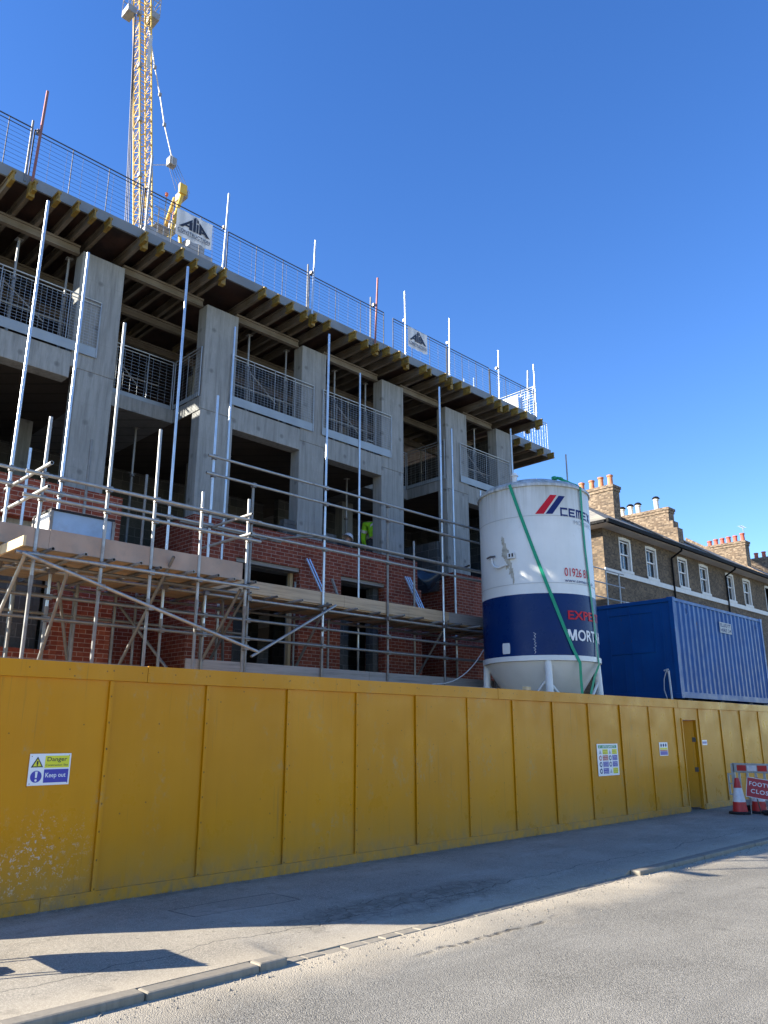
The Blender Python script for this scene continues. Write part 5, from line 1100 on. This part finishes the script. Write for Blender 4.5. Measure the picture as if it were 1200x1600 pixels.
o_ = SR+.02
strap('green strap crossing the front of the silo diagonally from upper left', [CY(.9)(-172, 6.90), CY(o_+.02)(-168, 6.77), CY(o_)(-157.8, 6.01), CY(o_)(-148, 5.32), CY(o_)(-139.1, 4.72), CY(o_)(-131, 4.2), CY(o_)(-123.2, 3.72), CY(o_)(-115.5, 3.3), CY(o_+.03)(-109.2, 3.0), CY(o_-.02)(-107.6, 2.7), CY(o_-.05)(-105.5, 2.2)], (sx, sy, 3))
strap('green strap hanging down the right side of the silo past the lettering', [CY(.75)(-100, 6.96), CY(o_+.02)(-91.6, 6.77), CY(o_)(-90.5, 6.0), CY(o_)(-89.4, 5.4), CY(o_)(-86.5, 4.8), CY(o_)(-83.8, 4.3), CY(o_)(-81, 3.8), CY(o_)(-79.5, 3.4), CY(o_+.03)(-80, 3.0), CY(o_-.02)(-87, 2.75), CY(o_-.03)(-95, 2.4)], (sx, sy, 3.0))
t_ = strap('knotted green strap end lying loose on the silo lid', [CY(.95)(-118, 6.93), CY(1.0)(-112, 6.97), CY(1.05)(-104, 6.91), CY(1.1)(-97, 6.86), CY(1.2)(-92, 6.80)], (sx, sy, 6.8))
MB().cbox(CY(.97)(-116, 6.97), (.1, .1, .07)).cbox(CY(1.02)(-109, 6.96), (.12, .08, .05)).build('knot', 'strap', t_, bevel=.02)
# ------------------------------------------------------------------ blue container on a lower cabin
cx0, cx1, cy0, cy1, cz0, cz1 = 19.62, 25.72, 9.10, 11.54, 2.50, 5.08
ct = thing('shipping_container', 'blue corrugated shipping container raised above the hoarding beside the silo', 'container', (cx0, cy0, cz0))
for x in (cx0, cx1-.12):
    for y in (cy0, cy1-.12): MB().box(x, x+.12, y, y+.12, cz0, cz1).build('corner_post', 'container_blue', ct, bevel=.006)
for y in (cy0+.01, cy1-.09):
    for za, zb in ((cz1-.09, cz1-.01), (cz0+.01, cz0+.16)): MB().box(cx0+.121, cx1-.121, y, y+.08, za, zb).build('rail', 'container_blue', ct, bevel=.004)
for x in (cx0+.01, cx1-.09):
    for za, zb in ((cz1-.11, cz1-.012), (cz0+.012, cz0+.16)): MB().box(x, x+.08, cy0+.121, cy1-.121, za, zb).build('rail', 'container_blue', ct, bevel=.004)
# corrugated sides
def corr(y, dirn):
    b = MB(); x = cx0+.121; pts = []; p = .278; d_ = .036
    while x < cx1-.125:
        for dx, dd in ((0, 0), (.070, 0), (.070+.068, d_), (.070+.068+.072, d_)):
            if x+dx < cx1-.121: pts.append((x+dx, y+dirn*dd))
        x += p
    pts.append((cx1-.121, y)); n_ = len(pts)
    b.add([(px, py, cz0+.161) for px, py in pts]+[(px, py, cz1-.091) for px, py in pts], [(i, i+1, n_+i+1, n_+i) for i in range(n_-1)])
    o = b.build('corrugated_side', 'container_blue', ct); m_ = o.modifiers.new('th', 'SOLIDIFY'); m_.thickness = .003
corr(cy0+.02, 1); corr(cy1-.02, -1)
MB().box(cx0+.13, cx1-.13, cy0+.10, cy1-.10, cz1-.06, cz1-.02).build('roof', 'container_blue', ct); MB().box(cx0+.1, cx1-.1, cy0+.1, cy1-.1, cz0+.1, cz0+.14).build('floor', 'container_blue', ct)
for x in (cx0+.045, cx1-.06): MB().box(x, x+.01, cy0+.121, cy1-.121, cz0+.161, cz1-.111).build('end_wall', 'container_blue', ct)
for y in (9.45, 10.35, 11.0, 11.32): MB().box(cx0+.030, cx0+.044, y, y+.045, cz0+.17, cz1-.12).build('rib', 'container_blue', ct)
fr = MB(); ya, yb, za, zb = 9.72, 10.98, 3.72, 4.74
for a, b2, z0, z1 in ((ya, yb, za-.03, za), (ya, yb, zb, zb+.03), (ya-.03, ya, za-.03, zb+.03), (yb, yb+.03, za-.03, zb+.03), ((ya+yb)/2-.01, (ya+yb)/2+.01, za+.001, zb-.001)): fr.box(cx0+.026, cx0+.044, a, b2, z0, z1)
fr.build('shutter_frame', 'container_blue', ct)
for y in (10.1, 10.6): MB().box(cx0+.036, cx0+.044, y, y+.04, cz0+.17, za-.04).build('rib', 'container_blue', ct)
for x in (cx0, cx1-.16):
    for z in (cz0-.005, cz1-.11):
        for y in (cy0-.005, cy1-.165): MB().box(x-.004, x+.17, y, y+.17, z, z+.118).build('corner_casting', 'container_blue', ct, bevel=.008)
for x, y, ax in ((cx0+.08, cy0-.008, 'y'), (cx1-.08, cy0-.008, 'y')): MB().lathe((0, 0, 0), [(.032, 0), (.032, .004), (0, .004)], 12).build('casting_hole', 'gasket', ct).matrix_local = Matrix.Translation(Vector((x, y, cz1-.05))-Vector((cx0, cy0, cz0))) @ Matrix.Rotation(R(90), 4, 'X')
for x in (20.4, 25.15): MB().tube((x, cy0+.01, 4.86), (x, cy0+.01, 4.72), .012, 6).tube((x+.06, cy0+.01, 4.86), (x+.06, cy0+.01, 4.72), .012, 6).tube((x, cy0+.01, 4.72), (x+.06, cy0+.01, 4.72), .012, 6).build('lashing_ring', 'container_blue', ct)
st_ = MB().box(22.48, 23.28, cy0+.004, cy0+.014, 4.40, 4.70).build('sticker', 'letter_grey', ct)
for j, s_ in enumerate(('ELLIOTT', 'HIRE 24')):
    b = MB(); fit_text(b, s_, 22.52, 23.24, 4.57-.14*j, 4.67-.14*j, lambda u, v: (u, cy0+.001, v), .02); b.build('lettering', 'navy', st_)
# what carries the container: timber bearers on a lower white cabin
for i, x in enumerate((20.2, 22.2, 24.2, 25.3)):
    t_ = thing('timber_bearer', 'dark timber bearer under the blue container, %s from the left' % ordn[i], 'bearer', (x, 10.3, 2.4), 'bearers under the container'); MB().box(x-.12, x+.12, 9.15, 11.5, 2.40, 2.494).build('beam', 'gasket', t_)
cb = thing('site_cabin', 'white lower site cabin carrying the blue container, its top edge just above the hoarding', 'cabin', (22.6, 10.3, 0))
MB().box(19.7, 25.7, 9.15, 11.5, 0.0, 2.30).build('walls', 'white_steel', cb, bevel=.02); MB().box(19.66, 25.74, 9.10, 11.54, 2.302, 2.398).build('roof', 'white_steel', cb, bevel=.01)
MB().box(20.6, 21.5, 9.12, 9.148, .1, 2.1).build('door', 'container_blue', cb); MB().box(22.4, 23.8, 9.12, 9.148, 1.0, 1.9).build('window', 'glass', cb)
# white hose looped on the container end
t_ = thing('hose', 'white hose looped over the container end near the hoarding', 'hose', (19.5, 9.35, 2.5))
b = MB(); pts = [(19.55, 9.38, 2.2), (19.52, 9.50, 2.7), (19.5, 9.47, 2.98), (19.5, 9.40, 3.15), (19.5, 9.37, 3.19), (19.5, 9.34, 3.1), (19.52, 9.33, 2.7), (19.55, 9.34, 2.2)]; b.path(pts, .014, 8).path([(19.5, 9.45, 3.19), (19.5, 9.33, 3.22)], .02, 8); b.build('loop', 'cable', t_, True)
MB().tube((19.5, 9.30, 2.2), (19.5, 9.33, 3.18), .028, 8).build('pipe', 'cable', t_, True)
t_ = thing('cable', 'thin pale cable sagging from the scaffold to the silo foot', 'cable', (12.6, 10.9, 2.5))
pts = []
for k in range(13): f = k/12; pts.append((12.3+1.5*f, 11.0-.35*f, 2.62+1.0*f**2.4))
MB().path(pts, .010, 6).build('run', 'cable', t_, True)
# ------------------------------------------------------------------ terraced houses
TY = 16.0
wins = [(29.95, 0), (32.30, 0), (35.45, 1), (37.80, 1), (40.95, 2), (43.20, 2), (46.35, 3), (48.7, 3), (52.0, 4), (54.3, 4)]
bounds = [28.65, 34.80, 40.92, 47.1, 53.2, 59.3]
names = ['end terraced house of brown stock brick nearest the silo, with four orange chimney pots', 'second terraced house with white cowled flues on its chimney', 'third terraced house along, its left window open at the top', 'fourth terraced house with red chimney pots', 'farthest terraced house at the right edge']
WZ0, WZ1, WW = 8.32, 9.70, 1.02
ev = 9.93; ry, rz = 20.5, 13.25
def roofz(y): return ev+(rz-ev)*(y-15.45)/(ry-15.45)
for h in range(5):
    a, b_ = bounds[h], bounds[h+1]
    hs = thing('terraced_house', names[h], 'house', (a, TY, 0), 'terraced houses beyond the container')
    ws_ = sorted([x for x, k in wins if k == h])
    xs2 = [a]
    w = MB(); cur = a
    rows_ = [(WZ0, WZ1), (5.2, 6.9), (1.4, 3.4)]
    for z0, z1 in rows_:
        cur = a
        for x in ws_: w.box(cur, x, TY, TY+.3, z0, z1); cur = x+WW
        w.box(cur, b_-.001, TY, TY+.3, z0, z1)
    for z0, z1 in ((-.1, 1.4), (3.4, 5.2), (6.9, WZ0), (WZ1, ev+.05)): w.box(a, b_-.001, TY, TY+.3, z0, z1)
    if h == 0: w.box(a+.0, a+.3, TY+.301, 25.0, -.1, ev+.05); w.box(a-.15, a-.001, TY+.9, TY+2.3, -.1, ev-.0)
    w.build('wall', 'brick_stock', hs); MB().box(a+.3 if h == 0 else a, b_-.001, 24.7, 25.0, -.1, ev).build('rear_wall', 'brick_stock', hs)
    MB().box(a-(.05 if h == 0 else 0), b_-.002, TY-.05, TY-.002, 7.98, 8.20).build('sill_band', 'stucco', hs, bevel=.008)
    # windows
    for x in ws_:
        for z0, z1 in rows_:
            fr = MB(); fr.box(x, x+.07, TY-.012, TY+.22, z0, z1).box(x+WW-.12, x+WW, TY-.012, TY+.22, z0, z1).box(x+.071, x+WW-.121, TY-.012, TY+.22, z1-.08, z1)
            # gently arched head
            for k in range(6):
                u0, u1 = k/6, (k+1)/6; fr.box(x+u0*WW, x+u1*WW-.001, TY-.014, TY+.1, z1+.001, z1+.01+.045*math.sin(math.pi*(u0+u1)/2))
            f = fr.build('window', 'stucco', hs)
            sx0, sx1 = x+.072, x+WW-.122; zm = (z0+z1)/2
            s2 = MB(); 
            for yy, q0, q1 in ((TY+.10, z0+.02, zm+.02), (TY+.06, zm-.02, z1-.121)):
                s2.box(sx0, sx0+.045, yy, yy+.035, q0, q1).box(sx1-.045, sx1, yy, yy+.035, q0, q1).box(sx0+.046, sx1-.046, yy, yy+.035, q0, q0+.05).box(sx0+.046, sx1-.046, yy, yy+.035, q1-.045, q1).box((sx0+sx1)/2-.012, (sx0+sx1)/2+.012, yy+.002, yy+.03, q0+.051, q1-.046)
            s2.build('sash', 'sash_white', f)
            MB().box(sx0+.04, sx1-.04, TY+.12, TY+.124, z0+.05, z1-.15).build('pane', 'glass', f)
            MB().box(x-.03, x+WW+.03, TY-.06, TY-.031, z0-.12, z0-.001).build('sill', 'stucco', f)
            cu = MB(); n_ = 8; vs = []
            for i in range(n_+1):
                u = sx0+.02+(sx1-sx0)*.8*i/n_; 
                for z in (z0, z1-.1): vs.append((u, TY+.17+.02*math.sin(i*2.4), z))
            cu.add(vs, [(2*i, 2*i+2, 2*i+3, 2*i+1) for i in range(n_)]); cu.build('curtain', 'curtain', f)
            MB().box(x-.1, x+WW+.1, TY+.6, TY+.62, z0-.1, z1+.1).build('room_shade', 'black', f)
    # roof with overhang, gutter and soffit
    x0 = a-.62 if h == 0 else a
    if h == 0:
        rf = MB().add([(x0, 15.45, ev+.12), (b_, 15.45, ev+.12), (b_, ry, rz), (x0+4.6, ry, rz), (x0, 25.4, ev+.12), (b_, 25.4, ev+.12)], [(0, 1, 2, 3), (0, 3, 4), (3, 2, 5, 4)])
    else: rf = MB().add([(x0, 15.45, ev+.12), (b_, 15.45, ev+.12), (b_, ry, rz), (x0, ry, rz), (x0, 25.4, ev+.12), (b_, 25.4, ev+.12)], [(0, 1, 2, 3), (3, 2, 5, 4)])
    rf.build('roof', 'tiles', hs)
    sf = MB().box(x0+.02, b_-.001, 15.48, TY-.001, ev-.04, ev)
    if h == 0: sf.box(x0+.02, a-.001, TY, 25.2, ev-.04, ev)
    sf.build('soffit', 'stucco_cream', hs)
    gt = MB().box(x0-.02, b_-.001, 15.32, 15.447, ev-.03, ev+.15)
    if h == 0: gt.box(x0-.10, x0+.0, 15.48, 25.2, ev-.03, ev+.10)
    gt.build('gutter', 'gutter', hs, bevel=.02)
    MB().path([(b_-.05, 15.42, ev-.02), (b_-.05, 15.42, ev-.12), (b_-.08, 15.93, ev-.42), (b_-.08, 15.93, 0)], .045, 10).build('downpipe', 'gutter', hs, True)
    # party parapet
    if h < 4:
        pp = MB(); pts = [(15.7, roofz(15.7)-.1), (15.7, roofz(15.7)+.16), (20.5, rz+.2), (20.5, rz-.1)]
        pp.prism(pts, lambda u, v: (b_-.17, u, v), lambda u, v: (b_+.10, u, v)); pp.build('parapet', 'brick_chimney', hs)
    # chimney
    cx_, w_, ya_, yb_, zt_ = [(32.6, .62, 17.5, 19.6, 13.05), (38.3, .62, 17.5, 20.5, 13.08), (44.0, .6, 19.2, 19.3, 12.2), (48.4, .62, 17.5, 19.9, 13.02), (54.6, .62, 17.5, 20.2, 13.1)][h]
    if h != 2:
        ch_ = MB().box(cx_, cx_+w_, ya_, yb_, 9.8, zt_-.30).box(cx_-.04, cx_+w_+.04, ya_-.04, yb_+.04, zt_-.299, zt_-.16).box(cx_-.08, cx_+w_+.08, ya_-.08, yb_+.08, zt_-.159, zt_-.03).box(cx_-.02, cx_+w_+.02, ya_-.02, yb_+.02, zt_-.029, zt_)
        if h == 1: ch_.box(cx_, cx_+w_, 17.3, 17.499, 9.8, 12.3).box(cx_, cx_+w_, 17.1, 17.299, 9.8, 11.9)
        chn = ch_.build('chimney', 'brick_chimney', hs)
        if h == 0: pots = [(17.75, .55, 'terracotta'), (18.25, .55, 'terracotta'), (18.75, .5, 'terracotta'), (19.3, .5, 'terracotta')]
        elif h == 1: pots = [(18.25, .62, 'pot_cream'), (19.3, .5, 'pot_cream'), (19.75, .5, 'pot_cream'), (20.25, .45, 'pot_cream')]
        elif h == 3: pots = [(17.7, .5, 'terracotta_red'), (18.15, .42, 'terracotta_red'), (18.55, .42, 'terracotta_red'), (18.95, .4, 'terracotta_red'), (19.35, .4, 'terracotta_red'), (19.75, .35, 'terracotta_red')]
        else: pots = [(17.8, .42, 'terracotta_red'), (18.25, .42, 'terracotta_red'), (18.7, .42, 'terracotta_red'), (19.2, .4, 'terracotta_red')]
        for y, hh, m_ in pots:
            pt = MB(); cc = (cx_+w_/2, y, zt_)
            pt.lathe(cc, [(.16, 0), (.13, .06), (.12, hh-.08), (.15, hh-.07), (.15, hh), (.10, hh), (.10, hh-.3)], 16); p_ = pt.build('chimney_pot', m_, chn, True)
            if m_ == 'pot_cream': MB().lathe((cc[0], cc[1], cc[2]+hh+.04), [(0, .14), (.12, .10), (.21, 0), (.19, -.01), (0, .04)], 14).build('cowl', 'gutter', p_, True)
t_ = thing('television_aerial', 'thin television aerial on a mast above the red chimney pots', 'aerial', (48.75, 17.62, 13.02)); MB().tube((48.75, 17.62, 12.3), (48.75, 17.62, 13.95), .018, 6).build('mast', 'crane_grey', t_)
b = MB().tube((48.2, 17.6, 13.9), (49.0, 17.6, 13.9), .012, 4)
for k in range(5): b.tube((48.25+k*.16, 17.45, 13.9), (48.25+k*.16, 17.75, 13.9), .008, 4)
b.build('antenna', 'crane_grey', t_)
# ------------------------------------------------------------------ luffing crane behind the building
cr = thing('tower_crane', 'yellow luffing tower crane with near vertical lattice boom behind the building', 'crane', (19.3, 41, 0))
B0, B1 = Vector((19.12, 40, 27.0)), Vector((16.55, 40, 54.5)); bw = .41
ax = (B1-B0).normalized(); sd = Vector((0, 1, 0)).cross(ax).normalized(); yy = Vector((0, 1, 0))
def CH(i, f):
    c_ = B0+(B1-B0)*f; sx_, sy_ = [(-1, -1), (1, -1), (1, 1), (-1, 1)][i]; t2 = min(1, .35+f*8) 
    return c_+sd*bw*sx_*t2*-1+yy*bw*sy_*t2*1.0
for i in range(4): MB().tube(CH(i, 0), CH(i, .081), .05, 8).tube(CH(i, .081), CH(i, 1), .05 if i in (0, 3) else .06, 8).build('chord', 'crane_yellow', cr)
NB = 32
for face in range(4):
    b = MB(); i, j = face, (face+1) % 4
    for k in range(NB):
        f0, f1 = k/NB, (k+1)/NB; b.tube(CH(i, f0), CH(j, (f0+f1)/2), .021, 5).tube(CH(j, (f0+f1)/2), CH(i, f1), .021, 5).tube(CH(i, f0), CH(j, f0), .017, 5)
    b.build('lattice_bracing', 'crane_yellow', cr)
for k in range(1, 7):
    c_ = CH(1, k/7.0); MB().cbox(c_, (.22, .3, .28)).build('boom_joint', 'crane_grey', cr)
MB().cbox((17.66, 39.3, 43.9), (.22, .05, 2.6)).build('sign_strip', 'rope_pale', cr)
# walkway platforms near the boom head
for p_, l_ in ((Vector((16.35, 40, 47.2)), -1), (Vector((17.95, 40, 47.9)), 1)):
    b = MB().cbox(p_+Vector((0, 0, -.6)), (.55, .9, .5)); 
    for dx in (-.27, .27):
        for dy in (-.45, .45): b.tube(p_+Vector((dx, dy, -.6)), p_+Vector((dx, dy, 1.0)), .03, 5)
    for z in (.5, 1.0): b.tube(p_+Vector((-.27, -.45, z)), p_+Vector((.27, -.45, z)), .03, 5).tube(p_+Vector((-.27, .45, z)), p_+Vector((.27, .45, z)), .03, 5).tube(p_+Vector((.27*l_, -.45, z)), p_+Vector((.27*l_, .45, z)), .03, 5)
    b.build('walkway', 'crane_grey', cr)
# pendant, block and luffing ropes
blk = Vector((20.2, 40, 37.3))
pn = [Vector((17.75, 40, 46.5)), Vector((18.44, 40, 43.71)), Vector((18.97, 40, 41.86)), Vector((19.47, 40, 39.8)), blk+Vector((0, 0, .35))]
for a, b2 in zip(pn, pn[1:]): MB().tube(a, b2, .045, 6).build('pendant_bar', 'rope_pale', cr)
for a in pn[1:-1]: MB().cbox(a, (.18, .14, .24)).build('pendant_joint', 'crane_grey', cr)
MB().cbox(blk, (.52, .5, .62)).build('luffing_block', 'crane_grey', cr, bevel=.05); MB().cbox(blk+Vector((-.12, -.27, 0)), (.1, .03, .6)).build('sheave_plate', 'rope_pale', cr)
head = Vector((20.95, 40, 35.3))
for k in range(5): MB().tube(blk+Vector((-.2+.1*k, -.1*k, -.3)), head+Vector((-.3+.2*k, -.1*k, .1)), .014, 4).build('luffing_rope', 'rope', cr)
MB().tube((18.9, 40, 36.35), (20.0, 40, 37.0), .03, 5).build('stay_bar', 'rope_pale', cr)
for dx in (0, .22, .45): MB().tube((16.55+dx*.1, 39.6, 46.4), (17.35+dx*.5, 39.6, 31.2), .03, 4).build('hoist_rope', 'rope', cr)
MB().tube((17.14, 39.6, 38.0), (17.9, 39.8, 36.6), .03, 5).build('stay_bar', 'crane_grey', cr)
# A-frame and machinery deck
for p_, q_, r_ in (((20.95, 39.6, 35.3), (20.15, 39.4, 31.2), .14), ((20.95, 40.6, 35.3), (20.15, 40.8, 31.2), .14), ((20.85, 40, 34.6), (21.35, 40.0, 31.2), .12)): MB().tube(p_, q_, r_, 8).build('a_frame_leg', 'crane_yellow', cr)
MB().cbox(head+Vector((.15, 0, -.1)), (.45, 1.0, .6)).build('a_frame_head', 'crane_grey', cr, bevel=.08); MB().cbox(head+Vector((-.1, -.55, 0)), (.5, .2, .7)).build('sheave_plate', 'crane_yellow', cr)
MB().box(18.2, 23.2, 39.2, 40.9, 30.9, 31.2).build('machinery_deck', 'crane_grey', cr); MB().box(20.6, 21.0, 39.0, 40.9, 32.4, 33.2).box(21.5, 22.6, 39.2, 40.8, 31.2, 32.1).build('winch', 'crane_grey', cr, bevel=.05)
b = MB()
for x in (19.3, 19.7, 20.1): b.tube((x, 39.3, 31.2), (x, 39.3, 34.0 if x == 19.7 else 33.0), .04, 5)
for z in (31.9, 32.4, 33.0): b.tube((19.0, 39.3, z), (20.4, 39.3, z), .035, 5)
b.box(19.2, 20.6, 39.4, 40.4, 31.9, 31.95).build('handrail', 'crane_grey', cr)
MB().cbox((19.7, 39.3, 34.2), (.18, .18, .24)).build('beacon', 'orange', cr, bevel=.04); MB().cbox((20.75, 39.9, 33.5), (.3, .4, .5)).build('gear_box', 'orange', cr, bevel=.05)
MB().box(18.2, 18.9, 38.5, 39.19, 30.2, 30.89).build('cab', 'crane_grey', cr, bevel=.05)
for i, (dx, dy) in enumerate(((-.9, -.9), (.9, -.9), (.9, .9), (-.9, .9))): MB().tube((19.3+dx, 41+dy, 0), (19.3+dx, 41+dy, 30.9), .09, 6).build('mast_leg', 'crane_yellow', cr)
b = MB()
for k in range(15):
    z0, z1 = k*2.05, k*2.05+2.05; q = [(-.9, -.9), (.9, -.9), (.9, .9), (-.9, .9)]
    for i in range(4): p1, p2 = q[i], q[(i+1) % 4]; b.tube((19.3+p1[0], 41+p1[1], z0), (19.3+p2[0], 41+p2[1], z1), .04, 5)
b.build('mast_bracing', 'crane_yellow', cr)
